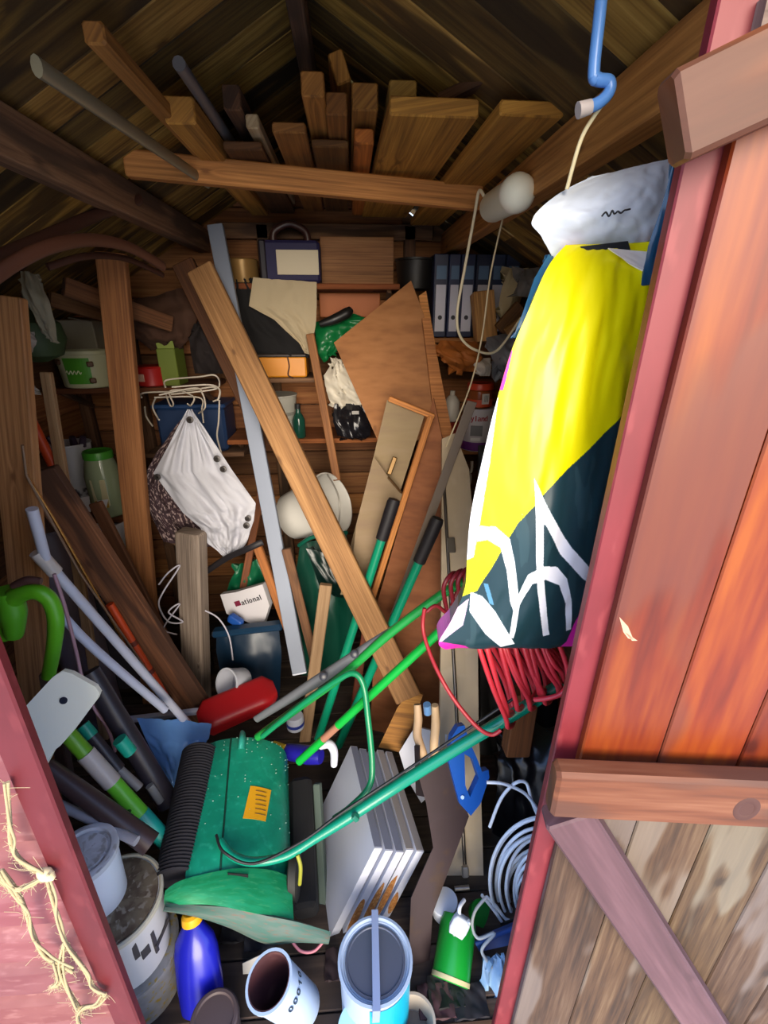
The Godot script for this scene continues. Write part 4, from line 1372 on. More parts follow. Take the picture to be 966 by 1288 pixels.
	plate(st, v2([470, 574, 487, 598, 506, 622, 466, 735, 440, 735, 448, 660]), Vector3(470, 574, 1.72), Vector3(506, 622, 1.68), Vector3(440, 760, 1.58), 0.014)
	obj("face", st, tint(M.tan, Color(0.94, 0.93, 0.95)), t)
	st = mb()
	beam(st, at(489, 597, 1.68), at(497, 575, 1.7), 0.018, 0.012, Vector3.RIGHT)
	obj("catch", st, mat(col("7c5f38"), 0.4, 0.6), t)
	st = mb()
	beam(st, at(488, 600, 1.68), at(505, 620, 1.665), 0.008, 0.01, Vector3.UP)
	obj("hinge", st, mat(col("6a4f30"), 0.4, 0.6), t)
	stick("red_batten", "thin red brown batten below the golden edged panel", "batten", at(464, 765, 1.66), at(443, 905, 1.5), 0.03, 0.02, tint(M.ply, Color(0.72, 0.45, 0.35)))
	# long cream leaf with its bolt rod
	t = thing("cream_door_leaf", "tall narrow cream panel with metal bolt rod standing behind the saw", "panel")
	st = mb()
	plate(st, v2([556, 552, 572, 545, 590, 590, 600, 720, 602, 900, 609, 1126, 553, 1130, 552, 1000, 555, 760]), Vector3(575, 555, 1.74), Vector3(553, 1128, 0.875), Vector3(609, 1126, 0.868), 0.028)
	obj("face", st, mat(Color.WHITE, 0.6, 0.0, blotch(77, col("c6b497"), col("cbb99d"), col("d1c0a5"), 3.0)), t)
	var la := at(575, 555, 1.74)
	var lb := at(553, 1128, 0.875)
	var lc := at(609, 1126, 0.868)
	var out := (lc - lb).cross(la - lb).normalized() * 0.006
	st = mb()
	tube(st, [on_plane(558, 605, la, lb, lc) + out, on_plane(585, 1100, la, lb, lc) + out], 0.006, 10, false)
	obj("bolt_rod", st, mat(col("6f6a66"), 0.3, 0.8), t)
	st = mb()
	box(st, on_plane(567, 686, la, lb, lc) + out, Vector3(0.03, 0.055, 0.012), Basis(Vector3.RIGHT, -0.6), 0.003)
	obj("keeper_plate", st, mat(col("7d776e"), 0.4, 0.7), t)
	st = mb()
	box(st, at(585, 1096, 0.868), Vector3(0.02, 0.03, 0.016), Basis(Vector3.RIGHT, -0.45), 0.003)
	obj("bolt_end", st, mat(col("a7a6a6"), 0.3, 0.8), t)
	st = mb()
	tube(st, [at(572, 1118, 0.865), at(590, 1116, 0.865)], 0.007, 10, false)
	obj("bolt_tip", st, mat(col("a7a6a6"), 0.3, 0.8), t)
	st = mb()
	beam(st, at(594, 505, 1.45), at(494, 778, 1.58), 0.032, 0.006, Vector3(1, 0.4, 0))
	one("grey_strip", st, mat(col("8b7d70"), 0.45, 0.35), "flat grey metal strip leaning in front of the cream panel", "strip")
	st = mb()
	plate(st, v2([476, 940, 500, 890, 516, 868, 532, 874, 519, 912, 502, 946]), Vector3(476, 940, 1.22), Vector3(516, 868, 1.3), Vector3(502, 946, 1.2), 0.018)
	one("golden_offcut", st, tint(M.deal, Color(1.1, 0.95, 0.72)), "golden wooden offcut below the lower end of the long plank", "offcut")

func left_front() -> void:
	# white tubs behind the planks
	var o := low(150, 745, 0.42)
	var c := at(148, 735, 1.9)
	var t := pot("white_tub", "white square shouldered tub behind the short brown stick", "tub", c, Vector3.UP, 0.1, 0.115, at(148, 652, 1.9).y - c.y, plain("d6d7e2", 0.4), plain("9a9cb0"), true)
	c = at(146, 860, 1.78)
	c.y = 0.0
	t = pot("grey_drum", "dull grey drum under the white tub, mostly hidden by planks", "drum", Vector3(c.x, 0, -1.9), Vector3.UP, 0.11, 0.11, at(148, 735, 1.9).y - 0.002, plain("5d5a66", 0.5), null, false)
	t = pot("grey_drum", "purplish grey drum behind the white pipes at left", "drum", Vector3(at(90, 780, 1.62).x, 0, -1.63), Vector3.UP, 0.085, 0.085, at(88, 660, 1.63).y, plain("7a7484", 0.45), null, false)
	# lime green hooked handle
	t = thing("trimmer_bow", "lime green curved plastic handle at the far left edge", "handle")
	var st := mb()
	tube(st, way([4, 800, 0.97, 12, 765, 0.96, 22, 748, 0.95, 44, 744, 0.94, 62, 754, 0.94, 70, 778, 0.94, 68, 812, 0.95, 61, 850, 0.96]), [0.018, 0.024, 0.022, 0.017, 0.017, 0.017, 0.016, 0.015], 14)
	obj("bow", st, mat(col("58a71c"), 0.4), t)
	st = mb()
	tube(st, way([10, 742, 0.955, 16, 770, 0.955, 18, 800, 0.955]), [0.026, 0.028, 0.018], 12)
	obj("grip", st, mat(col("4f9a1a"), 0.45), t)
	st = mb()
	tube(st, way([16, 737, 0.93, 34, 730, 0.93, 52, 731, 0.93]), [0.007, 0.01, 0.007], 8)
	obj("catch", st, plain("4a2f2a"), t)
	stick("handle_shaft", "dark brown shaft leaning below the lime green handle", "shaft", at(60, 845, 0.98), low(90, 1010, 0.25), 0.03, 0.03, mat(col("4a3a36"), 0.6))
	# white plastic scoop plate
	t = thing("white_plate", "flat cream white plastic plate with one hole at left", "plate")
	st = mb()
	plate(st, v2([28, 893, 66, 852, 78, 844, 90, 847, 120, 864, 125, 872, 122, 880, 92, 920, 76, 938, 68, 944, 55, 968, 48, 962]), Vector3(30, 893, 0.83), Vector3(122, 868, 0.86), Vector3(54, 966, 0.79), 0.016)
	obj("blade", st, plain("efefdf", 0.4), t)
	st = mb()
	var n := (at(122, 868, 0.86) - at(30, 893, 0.83)).cross(at(54, 966, 0.79) - at(30, 893, 0.83)).normalized()
	if n.z < 0: n = -n
	var hole := on_plane(80, 881, at(30, 893, 0.83), at(122, 868, 0.86), at(54, 966, 0.79))
	lathe(st, hole, n, [[0.008, 0.0], [0.008, 0.0015], [0.005, 0.002], [0.0045, 0.0005], [0.0005, 0.0005]], 16)
	obj("hole_rim", st, plain("22283a", 0.5), t)
	# pole: lime, pale grip, lime, teal
	t = thing("telescopic_pole", "lime and teal pole with a pale worn grip at lower left", "pole")
	var a := at(84, 922, 0.93)
	var b := at(216, 1066, 0.86)
	var cuts := [[0.0, 0.18, "5f9a22", 0.019], [0.17, 0.42, "b3a8a2", 0.022], [0.41, 0.7, "5fb32a", 0.02], [0.69, 1.0, "128a80", 0.021]]
	for q in cuts:
		st = mb()
		tube(st, [a.lerp(b, q[0]), a.lerp(b, q[1])], q[3], 16, false)
		obj(["handle", "worn_grip", "tube", "tube"][cuts.find(q)], st, mat(col(q[2]), 0.42), t)
	st = mb()
	lathe(st, at(163, 1020, 0.868), Vector3(0, 0.6, 0.8), [[0.005, 0], [0.005, 0.003], [0.001, 0.003]], 10)
	obj("button", st, plain("2a4a18"), t)
	# dark tubes with teal rings
	st = mb()
	tube(st, [at(58, 965, 0.86), at(190, 1062, 0.78)], [0.021, 0.026], 16, false)
	one("brown_pipe", st, mat(col("3c2c2c"), 0.45), "thick dark brown pipe lying below the lime and teal pole", "pipe")
	t = thing("black_pole", "thick black pole with teal collar behind the white plate, upper of two", "pole")
	a = at(112, 845, 1.1)
	b = at(212, 1010, 1.0)
	st = mb()
	tube(st, [a, b], [0.028, 0.03], 16, false)
	obj("tube", st, mat(col("2f2b33"), 0.4), t)
	st = mb()
	tube(st, [at(150, 930, 0.99), at(164, 946, 0.99)], 0.018, 14, false)
	obj("collar", st, mat(col("15a288"), 0.4), t)
	st = mb()
	tube(st, [at(188, 988, 0.985), at(202, 1008, 0.98)], 0.011, 12, false)
	obj("tip", st, plain("8f8d88", 0.5), t)
	t = thing("black_pole", "slim black pole with teal end and grey tip, lower of two", "pole")
	st = mb()
	tube(st, [at(104, 912, 1.0), at(150, 968, 0.96)], 0.016, 14, false)
	obj("tube", st, mat(col("2c262c"), 0.45), t)
	st = mb()
	tube(st, [at(104, 912, 0.998), at(116, 926, 0.988)], 0.0168, 14, false)
	obj("collar", st, mat(col("128a74"), 0.4), t)
	st = mb()
	tube(st, [at(148, 966, 0.962), at(176, 991, 0.945)], 0.0115, 12, false)
	obj("tip", st, plain("807a78", 0.5), t)
	st = mb()
	tube(st, [at(70, 1010, 0.84), at(172, 1058, 0.76)], 0.011, 12, false)
	one("grey_pipe", st, plain("9a98a0", 0.4), "thin light grey pipe just above the round white tub", "pipe")
	# blue tarpaulin
	st = mb()
	drape(st, [[172, 903, 266, 910, 1.26], [186, 935, 262, 930, 1.2], [202, 965, 240, 962, 1.17], [214, 992, 226, 992, 1.15]], 0.02, 2.2, 90, 0.006, 22, 8, 0.01)
	one("blue_tarpaulin", st, mat(col("6a9cdc"), 0.3), "crumpled blue plastic sheet behind the black roller", "tarpaulin")
	stick("white_rail", "white plastic rail lying behind the blue plastic sheet", "rail", at(162, 905, 1.36), at(262, 893, 1.36), 0.02, 0.02, plain("bcc0d2", 0.4), "", Vector3.UP)
	# sisal twine on the outside wall, frayed
	t = thing("twine", "frayed pale sisal twine hung over the pink outside boards", "twine")
	var strands := [
		[8, 985, 12, 1030, 14, 1060, 24, 1080, 45, 1095, 58, 1100], [0, 1108, 20, 1118, 40, 1112, 58, 1100], [58, 1100, 66, 1130, 74, 1160, 82, 1185, 98, 1208, 110, 1225, 118, 1242, 132, 1252],
		[2, 1095, 22, 1122, 32, 1145, 42, 1175, 54, 1200, 70, 1212, 92, 1222], [132, 1252, 122, 1264, 104, 1268, 98, 1280, 102, 1300], [82, 1185, 76, 1220, 88, 1250, 100, 1268], [70, 1212, 76, 1236, 66, 1240]]
	for s in strands:
		for k in 3:
			var pts := []
			for i in range(0, s.size(), 2): pts.append(at(s[i] + rng.randf_range(-2.5, 2.5) * k, s[i + 1] + rng.randf_range(-2.5, 2.5) * k, 0.492 - 0.003 * k - rng.randf() * 0.003))
			st = mb()
			tube(st, pts, [0.0034, 0.0024, 0.0018][k], 6)
			obj("strand", st, mat(col("a89974"), 0.9), t)
	st = mb()
	for i in 900:
		var s: Array = strands[rng.randi() % strands.size()]
		var k := (rng.randi() % (s.size() / 2 - 1)) * 2
		var f := rng.randf()
		var p := at(lerpf(s[k], s[k + 2], f) + rng.randf_range(-2, 2), lerpf(s[k + 1], s[k + 3], f) + rng.randf_range(-2, 2), 0.49)
		var along := (at(s[k + 2], s[k + 3], 0.49) - at(s[k], s[k + 1], 0.49)).normalized()
		var wild := i % 12 == 0
		var size := 0.016 if wild else 0.007
		var d := along * size * rng.randf_range(0.4, 1.4) * (1.0 if i % 2 else -1.0) + Vector3(rng.randfn(0, size * 0.35), rng.randfn(0, size * 0.35), rng.randf_range(0.0, size * 0.5))
		var e := d * 1.6 + Vector3(rng.randfn(0, size * 0.6), rng.randfn(-size * 0.4, size * 0.6), rng.randf_range(-0.2, 0.4) * size)
		tube(st, [p, p + d * 0.6, p + d, p + e], 0.00035 if wild else 0.0003, 3, wild)
	var fz := obj("fibres", st, mat(col("b5a682"), 0.9), t)
	fz.set_meta("kind", "stuff")
	st = mb()
	lathe(st, at(58, 1100, 0.488), Vector3(1, -0.6, 0.2), [[0.003, -0.014], [0.008, -0.008], [0.01, 0.0], [0.007, 0.008], [0.003, 0.014]], 12)
	obj("knot", st, mat(col("d2c294"), 0.9), t)

func rounded_bar(st: SurfaceTool, a: Vector3, b: Vector3, w: float, h: float, hint := Vector3.UP) -> void:
	# a softly rounded block between two ends
	var l := (b - a).normalized()
	var x := side_axis(l, hint)
	var y := l.cross(x)
	var rings := []
	var n := 9
	for i in n + 1:
		var f := float(i) / n
		var e := minf(f, 1.0 - f) * n
		var s := 1.0 if e >= 1.0 else sqrt(1.0 - (1.0 - e) * (1.0 - e) * 0.75)
		var ring := PackedVector3Array()
		for j in 28:
			var t := TAU * j / 28
			var cx := signf(cos(t)) * pow(absf(cos(t)), 0.45)
			var cy := signf(sin(t)) * pow(absf(sin(t)), 0.45)
			ring.append(a.lerp(b, f) + x * cx * w * 0.5 * s + y * cy * h * 0.5 * s)
		rings.append(ring)
	loft(st, rings, true, true, true, Vector2.ZERO, 80.0)

func middle() -> void:
	# tilted white bucket behind the long plank
	var base := at(372, 648, 1.98)
	var ax := (at(432, 628, 1.86) - base).normalized()
	var o := base - ax * 0.02
	var t := thing("white_bucket", "white bucket lying tilted behind the long pine plank", "bucket")
	var st := mb()
	lathe(st, o, ax, [[0.1, 0.0], [0.106, 0.006], [0.128, 0.2], [0.136, 0.202], [0.136, 0.236], [0.13, 0.238], [0.126, 0.23], [0.104, 0.012]], 40)
	obj("body", st, plain("d2cfc8", 0.4), t)
	st = mb()
	tube(st, [o + ax * 0.215 + Vector3(0, 0.135, 0), o + ax * 0.25 + Vector3(0.02, 0.06, 0.11), o + ax * 0.24 + Vector3(0.02, -0.06, 0.12), o + ax * 0.215 + Vector3(0, -0.135, 0.02)], 0.0035, 7)
	obj("handle", st, plain("a8a49c", 0.4, 0.4), t)
	# dark green tub and garden bag
	var g := thing("green_tub", "dark green garden tub behind the grey batten, mouth upwards", "tub")
	st = mb()
	drape(st, [[378, 684, 436, 672, 1.85], [372, 720, 444, 730, 1.8], [372, 770, 446, 775, 1.76], [380, 850, 440, 850, 1.74]], 0.02, 2.0, 101, 0.02, 20, 6, 0.06)
	obj("side", st, plain("0a4436", 0.4), g)
	st = mb()
	tube(st, way([376, 686, 1.83, 392, 676, 1.79, 415, 673, 1.79, 436, 670, 1.84]), 0.009, 10)
	obj("rim", st, plain("0f5a48", 0.4), g)
	st = mb()
	drape(st, [[300, 712, 330, 702, 1.86], [288, 735, 334, 730, 1.84], [284, 748, 340, 750, 1.84]], 0.04, 2.0, 104, 0.03, 14, 6, 0.04)
	one("green_bag", st, plain("0d5c3c", 0.35), "green plastic bag behind the white lettered carton", "bag")
	# white carton with the lettering
	st = mb()
	plate(st, v2([277, 748, 296, 745, 330, 735, 339, 762, 330, 790, 285, 772]), Vector3(280, 748, 1.74), Vector3(330, 738, 1.7), Vector3(330, 790, 1.68), 0.03)
	var nat := one("white_carton", st, plain("c4c1c6", 0.5), "white carton lettered in black lying above the blue tub", "carton")
	var l0 := on_plane(316, 755, at(280, 748, 1.74), at(330, 738, 1.7), at(330, 790, 1.68))
	var r0 := on_plane(336, 749, at(280, 748, 1.74), at(330, 738, 1.7), at(330, 790, 1.68))
	var nn := (at(330, 790, 1.68) - at(280, 748, 1.74)).cross(at(330, 738, 1.7) - at(280, 748, 1.74)).normalized()
	letters(nat, "ational", l0 + nn * 0.001, r0 - l0, nn.cross(r0 - l0), 0.022, plain("1c1a20"))
	st = mb()
	box(st, on_plane(299, 759, at(280, 748, 1.74), at(330, 738, 1.7), at(330, 790, 1.68)) + nn * 0.001, Vector3(0.026, 0.022, 0.002), Basis((r0 - l0).normalized(), nn.cross((r0 - l0).normalized()), nn), 0.0)
	obj("logo_patch", st, plain("6b1230"), nat)
	# blue plastic tub and the dark things round it
	t = thing("blue_tub", "dark blue plastic tub under the white lettered carton", "tub")
	st = mb()
	drape(st, [[272, 792, 350, 785, 1.68], [272, 820, 354, 820, 1.66], [280, 860, 352, 870, 1.64], [290, 900, 345, 905, 1.64]], 0.012, 1.5, 108, 0.03, 18, 6, 0.04)
	obj("side", st, plain("10283e", 0.35), t)
	st = mb()
	beam(st, at(268, 796, 1.64), at(356, 786, 1.62), 0.03, 0.05, Vector3.UP, 0.01)
	obj("rim", st, plain("12304a", 0.35), t)
	rounded_box("blue_block", "bright blue block beside the blue tub under the white carton", at(288, 775, 1.68), at(305, 786, 1.66), 0.04, 0.03, plain("1c4b9a", 0.4), "block")
	st = mb()
	drape(st, [[385, 690, 440, 700, 1.72], [396, 720, 446, 730, 1.7], [404, 745, 440, 755, 1.7]], 0.03, 2.0, 111, 0.03, 14, 6, 0.03)
	one("black_bag", st, plain("07201c", 0.3), "dark plastic bag inside the mouth of the green garden tub", "bag")
	st = mb()
	tube(st, way([258, 720, 1.7, 285, 702, 1.66, 312, 690, 1.62, 330, 682, 1.62]), 0.012, 10, true, 0.5)
	one("black_strap", st, plain("1d1a1e", 0.5), "black strap running slanted under the white oilcloth", "strap")
	st = mb()
	tube(st, way([200, 635, 1.86, 210, 665, 1.82, 218, 680, 1.8, 232, 690, 1.8]), 0.011, 10)
	one("branch", st, mat(col("7a6048"), 0.9), "short crooked brown stick left of the short square post", "branch")
	st = mb()
	tube(st, way([200, 735, 1.62, 212, 720, 1.6, 226, 712, 1.62, 205, 745, 1.58, 200, 762, 1.58, 212, 782, 1.58, 230, 782, 1.6, 212, 770, 1.57, 226, 760, 1.6, 206, 790, 1.58, 222, 798, 1.6]), 0.0032, 7)
	one("white_cable", st, plain("b9b6c4"), "loose loops of thin white cable left of the short square post", "cable")
	st = mb()
	tube(st, way([258, 768, 1.6, 275, 778, 1.6, 288, 800, 1.6, 293, 830, 1.6]), 0.0032, 7)
	one("white_cable", st, plain("b9b6c4"), "single arc of thin white cable right of the short post", "cable")
	rounded_box("black_case", "black case on the floor behind the short square post", at(210, 850, 1.9), at(262, 850, 1.85), 0.4, 0.2, plain("17151b", 0.5), "case")
	# white mug lying on its side
	base = at(306, 856, 1.5)
	ax = (at(276, 862, 1.42) - base).normalized()
	pot("white_pot", "white round pot lying on its side behind the red case", "pot", base, ax, 0.05, 0.056, 0.085, plain("c4c8d4", 0.35), plain("8f93a2"), true)
	# red case
	st = mb()
	rounded_bar(st, at(250, 908, 1.32), at(346, 866, 1.44), 0.085, 0.12, Vector3(0, 1, 0.4))
	t = thing("red_case", "red rounded plastic case lying above the green mower", "case")
	obj("body", st, mat(col("a3141c"), 0.4), t)
	# small printed jar behind the mower handle
	st = mb()
	lathe(st, at(372, 914, 1.42), Vector3.UP, [[0.03, 0], [0.034, 0.003], [0.034, 0.05], [0.03, 0.06], [0.001, 0.062]], 20)
	t = thing("small_bottle", "small white and blue printed bottle behind the mower handle", "bottle")
	obj("body", st, plain("c9cfe0", 0.4), t)
	band(t, at(372, 914, 1.42), Vector3.UP, 0.034, 0.034, 0.018, 0.032, plain("2a3c9a"))
	# blue spray bottle lying down
	t = thing("spray_bottle", "blue bottle with white nozzle and yellow cap lying behind the mower", "bottle")
	st = mb()
	var sa := at(352, 944, 1.2)
	var sb := at(404, 952, 1.14)
	tube(st, [sa, sa.lerp(sb, 0.2), sa.lerp(sb, 0.7), sb], [0.012, 0.026, 0.03, 0.022], 18, true)
	obj("body", st, mat(col("231f96"), 0.3), t)
	st = mb()
	tube(st, [at(343, 938, 1.2), at(358, 943, 1.185)], 0.0165, 16, false)
	obj("cap", st, mat(col("d9b81c"), 0.4), t)
	st = mb()
	tube(st, way([403, 938, 1.12, 414, 936, 1.11, 420, 945, 1.1, 420, 962, 1.1]), [0.012, 0.014, 0.013, 0.011], 12)
	obj("nozzle", st, plain("d4d8ea", 0.35), t)
	# lopper handles
	t = thing("long_shears", "pair of long green handled shears with black grips at the centre", "shears")
	for q in [[496, 628, 470, 676, 400, 930], [551, 652, 528, 702, 424, 942]]:
		var a := at(q[0], q[1], 1.54 if q[0] < 520 else 1.45)
		var b := at(q[4], q[5], 1.41)
		var pts := [a, a.lerp(b, float(q[3] - q[1]) / (q[5] - q[1]) * 0.94), b]
		st = mb()
		tube(st, [pts[1], pts[2]], 0.0165, 14, false)
		obj("tube", st, mat(col("0c8f6c"), 0.28), t)
		st = mb()
		tube(st, [pts[0], pts[0].lerp(pts[1], 0.08), pts[0].lerp(pts[1], 0.5), pts[1]], [0.02, 0.0235, 0.023, 0.022], 16, false)
		obj("grip", st, mat(col("19161c"), 0.6), t)
	st = mb()
	tube(st, [at(400, 930, 1.42), at(412, 940, 1.42), at(424, 942, 1.42)], 0.012, 10, false)
	obj("pivot", st, mat(col("4b4f55"), 0.4, 0.6), t)
	# bright green cane with brown tape
	t = thing("green_cane", "bright green garden pole with brown taped joint", "pole")
	var ga := at(376, 958, 1.08)
	var gb := at(562, 786, 1.02)
	st = mb()
	tube(st, [ga, ga.lerp(gb, 0.19)], 0.0125, 12, false)
	obj("shaft", st, mat(col("12a83c"), 0.3), t)
	st = mb()
	tube(st, [ga.lerp(gb, 0.3), gb], 0.0125, 12, false)
	obj("shaft", st, mat(col("10a03a"), 0.3), t)
	st = mb()
	tube(st, [ga.lerp(gb, 0.185), ga.lerp(gb, 0.305)], 0.0112, 12, false)
	obj("tape", st, mat(col("9a6a55"), 0.8), t)

func rounded_box(called: String, label: String, a: Vector3, b: Vector3, w: float, h: float, m: Material, cat: String) -> void:
	var st := mb()
	rounded_bar(st, a, b, w, h)
	one(called, st, m, label, cat)

# ---------- the green lawn machine lying on its wheels, seen from above ----------
func mower() -> void:
	var t := thing("lawn_raker", "green lawn raker with black ribbed roller, yellow sticker and long tube handle", "garden machine")
	var green := mat(Color.WHITE, 0.36, 0.0, blotch(61, col("0c7a62"), col("10866c"), col("25947c"), 3.0, 160, 0.5), Vector3(2, 2, 1))
	var dark := plain("0b0a0e", 0.9)
	# hood: profile across, run from the back end to the front end
	var back_l := at(262, 938, 1.12)
	var front_l := at(212, 1135, 0.72)
	var prof := [[250, 952, 1.10], [262, 934, 1.12], [298, 926, 1.13], [330, 928, 1.14], [356, 940, 1.14], [362, 962, 1.13], [362, 985, 1.12]]
	var prof2 := [[232, 1110, 0.74], [246, 1102, 0.75], [285, 1096, 0.765], [325, 1098, 0.775], [356, 1108, 0.78], [366, 1122, 0.775], [366, 1140, 0.765]]
	var rows := []
	for k in 13:
		var f := k / 12.0
		var line := []
		for i in prof.size():
			line.append(anchor(Vector3(prof[i][0], prof[i][1], prof[i][2])).lerp(anchor(Vector3(prof2[i][0], prof2[i][1], prof2[i][2])), f))
		var fine := curve(line, 5)
		if k == 0 or k == 12: # rounded ends
			for i in fine.size(): fine[i] += Vector3(0, -0.006, 0)
		rows.append(fine)
	var st := mb()
	sheet(st, rows, 0.006)
	obj("hood", st, green, t)
	# raised left panel with seam, on the hood itself
	var on_hood := func(k: float, i: int, lift: float) -> Vector3:
		var k0 := mini(int(k), 11)
		var p: Vector3 = rows[k0][i].lerp(rows[k0 + 1][i], k - k0)
		var du: Vector3 = rows[k0][mini(i + 1, rows[0].size() - 1)] - rows[k0][i - 1]
		var dv: Vector3 = rows[k0 + 1][i] - rows[k0][i]
		var nn := du.cross(dv).normalized()
		if nn.y < 0: nn = -nn
		return p + nn * lift
	st = mb()
	var sp := []
	for k in 13: sp.append(on_hood.call(float(k), 9, 0.001))
	tube(st, sp, 0.0026, 6, false)
	obj("seam", st, plain("02352a"), t)
	st = mb()
	tube(st, [on_hood.call(0.0, 11, 0.004), on_hood.call(0.9, 11, 0.012), on_hood.call(1.5, 11, 0.002)], 0.02, 14, true, 0.5)
	obj("latch", st, mat(col("2d8f80"), 0.25), t)
	st = mb()
	var grid := []
	for k in 5:
		var line := []
		for i in 5: line.append(on_hood.call(5.1 + k * 0.72, 13 + i, 0.0022).lerp(on_hood.call(5.1 + k * 0.72, 12 + i, 0.0022), 0.25 * k))
		grid.append(line)
	sheet(st, grid, 0.0012)
	var sticker := obj("sticker", st, mat(col("d79a14"), 0.5), t)
	for i in 6:
		st = mb()
		var k := 5.5 + i * 0.4
		tube(st, [on_hood.call(k, 14, 0.0028), on_hood.call(k, 15, 0.0032), on_hood.call(k, 16, 0.003)], 0.0009, 5, false)
		obj("print_line", st, plain("5d3f12"), sticker)
	st = mb()
	for i in 70:
		var c := on_hood.call(rng.randf() * rng.randf() * 11.0, rng.randi_range(2, 24), 0.0012) as Vector3
		lathe(st, c, Vector3(0, 1, 0.3), [[0.0022, 0.0], [0.0016, 0.0008], [0.0003, 0.001]].map(func(e): return [e[0] * rng.randf_range(0.5, 1.2), e[1]]), 6)
	obj("dust", st, plain("7fa898", 0.7), t).set_meta("kind", "stuff")
	# roller: black ribbed cylinder to the left
	st = mb()
	var ra := at(252, 946, 1.1)
	var rb := at(222, 1106, 0.77)
	var rn := 80
	var rp := []
	for i in rn + 1:
		rp.append([0.052 + (0.0016 if i % 2 else -0.0016), i * ra.distance_to(rb) / rn])
	lathe(st, ra, rb - ra, rp, 32)
	obj("roller", st, mat(col("100e18"), 0.85), t)
	# lower front skirt, the grey wing under it
	st = mb()
	var ya := [[208, 1120, 0.73, 207, 1138, 0.715], [226, 1108, 0.742, 228, 1138, 0.705], [262, 1098, 0.758, 262, 1138, 0.70], [300, 1092, 0.772, 300, 1144, 0.69], [340, 1094, 0.782, 340, 1154, 0.685], [367, 1104, 0.782, 370, 1164, 0.685]]
	var sk := []
	for k in 9:
		var line := []
		for q in ya: line.append(at(q[0], q[1], q[2]).lerp(at(q[3], q[4], q[5]), k / 8.0) + Vector3(0, 0.004 * sin(PI * k / 8.0), 0.004 * sin(PI * k / 8.0)))
		sk.append(curve(line, 4))
	sheet(st, sk, 0.01)
	obj("front_skirt", st, mat(Color.WHITE, 0.4, 0.0, blotch(62, col("117a4c"), col("17865a"), col("2f8a5c"), 4.0)), t)
	st = mb()
	var wg := []
	var wya := [[208, 1136, 0.71, 208, 1142, 0.705], [240, 1138, 0.705, 245, 1150, 0.70], [290, 1142, 0.695, 290, 1168, 0.685], [335, 1152, 0.685, 335, 1188, 0.675], [375, 1160, 0.685, 370, 1186, 0.675], [416, 1172, 0.69, 412, 1186, 0.685]]
	for k in 7:
		var line := []
		for q in wya: line.append(at(q[0], q[1], q[2]).lerp(at(q[3], q[4], q[5]), k / 6.0) + Vector3(0, 0.004 * sin(PI * k / 6.0), 0.014 * sin(PI * k / 6.0)))
		wg.append(curve(line, 4))
	sheet(st, wg, 0.008)
	obj("grass_deflector", st, mat(Color.WHITE, 0.65, 0.0, blotch(63, col("34584e"), col("4a5c54"), col("5d5044"), 4.0, 128, 0.4)), t)
	st = mb()
	slab_like(st, [[286, 1098, 0.757], [312, 1100, 0.757], [312, 1108, 0.75], [288, 1106, 0.75]], 0.002)
	obj("vent_slot", st, plain("06080a", 0.95), t)
	st = mb()
	tube(st, way([209, 1124, 0.738, 230, 1116, 0.74, 262, 1112, 0.748]), 0.0035, 6)
	obj("skirt_gap", st, plain("05281f"), t)
	# black chassis to the right, wheel tread
	st = mb()
	var ch := [[at(362, 962, 1.12), at(395, 985, 1.1)], [at(366, 1120, 0.79), at(398, 1150, 0.8)]]
	var body := mb()
	var q0: Vector3 = ch[0][0].lerp(ch[0][1], 0.5)
	var q1: Vector3 = ch[1][0].lerp(ch[1][1], 0.5)
	beam(body, q0 - Vector3(0, 0.05, 0), q1 - Vector3(0, 0.05, 0), 0.07, 0.14, Vector3.RIGHT, 0.012)
	obj("chassis", body, dark, t)
	var wheel := mb()
	lathe(wheel, at(368, 1095, 0.80) - Vector3(0.01, 0.02, 0), Vector3.RIGHT, [[0.05, 0], [0.06, 0.004], [0.06, 0.022], [0.05, 0.026]], 26)
	obj("wheel", wheel, plain("1c1c18", 0.7), t)
	wheel = mb()
	tube(wheel, way([374, 1075, 0.775, 378, 1090, 0.765, 377, 1112, 0.76]), 0.005, 8)
	obj("wheel_rim", wheel, plain("8a8a2a", 0.5), t)
	# tube handle: the near arm sweeps up to the right, the far arm climbs to the coil, a loop joins them
	var teal := mat(col("0b8068"), 0.25)
	st = mb()
	tube(st, way([277, 1058, 0.82, 292, 1076, 0.79, 320, 1084, 0.775, 360, 1076, 0.78, 400, 1052, 0.80, 440, 1027, 0.82, 500, 988, 0.85, 560, 950, 0.85, 635, 905, 0.85, 720, 852, 0.85, 742, 838, 0.85]), [0.0105, 0.0105, 0.0105, 0.0115, 0.014, 0.015, 0.015, 0.015, 0.015], 16)
	obj("handle_tube", st, teal, t)
	st = mb()
	tube(st, way([324, 927, 1.13, 375, 890, 1.11, 430, 850, 1.09, 490, 797, 1.07, 560, 745, 1.05, 610, 715, 1.02]), 0.0125, 14)
	obj("handle_tube", st, mat(col("1c8a3c"), 0.28), t)
	st = mb()
	tube(st, way([330, 926, 1.09, 380, 886, 1.07, 425, 855, 1.05, 445, 847, 1.04, 457, 862, 1.02, 463, 905, 0.98, 468, 960, 0.92, 464, 990, 0.89, 440, 1016, 0.87, 420, 1030, 0.86]), 0.0085, 12)
	obj("handle_loop", st, mat(col("137a50"), 0.28), t)
	st = mb()
	tube(st, way([272, 1050, 0.82, 282, 1072, 0.78, 320, 1086, 0.76, 380, 1058, 0.775, 430, 1022, 0.80, 500, 976, 0.83, 575, 926, 0.83, 650, 876, 0.835]), 0.0035, 7)
	obj("cable", st, plain("15171c", 0.5), t)
	st = mb()
	tube(st, [at(322, 905, 1.13), at(400, 856, 1.11), at(470, 810, 1.09), at(535, 765, 1.06)], [0.012, 0.019, 0.018, 0.008], 12, false, 0.6)
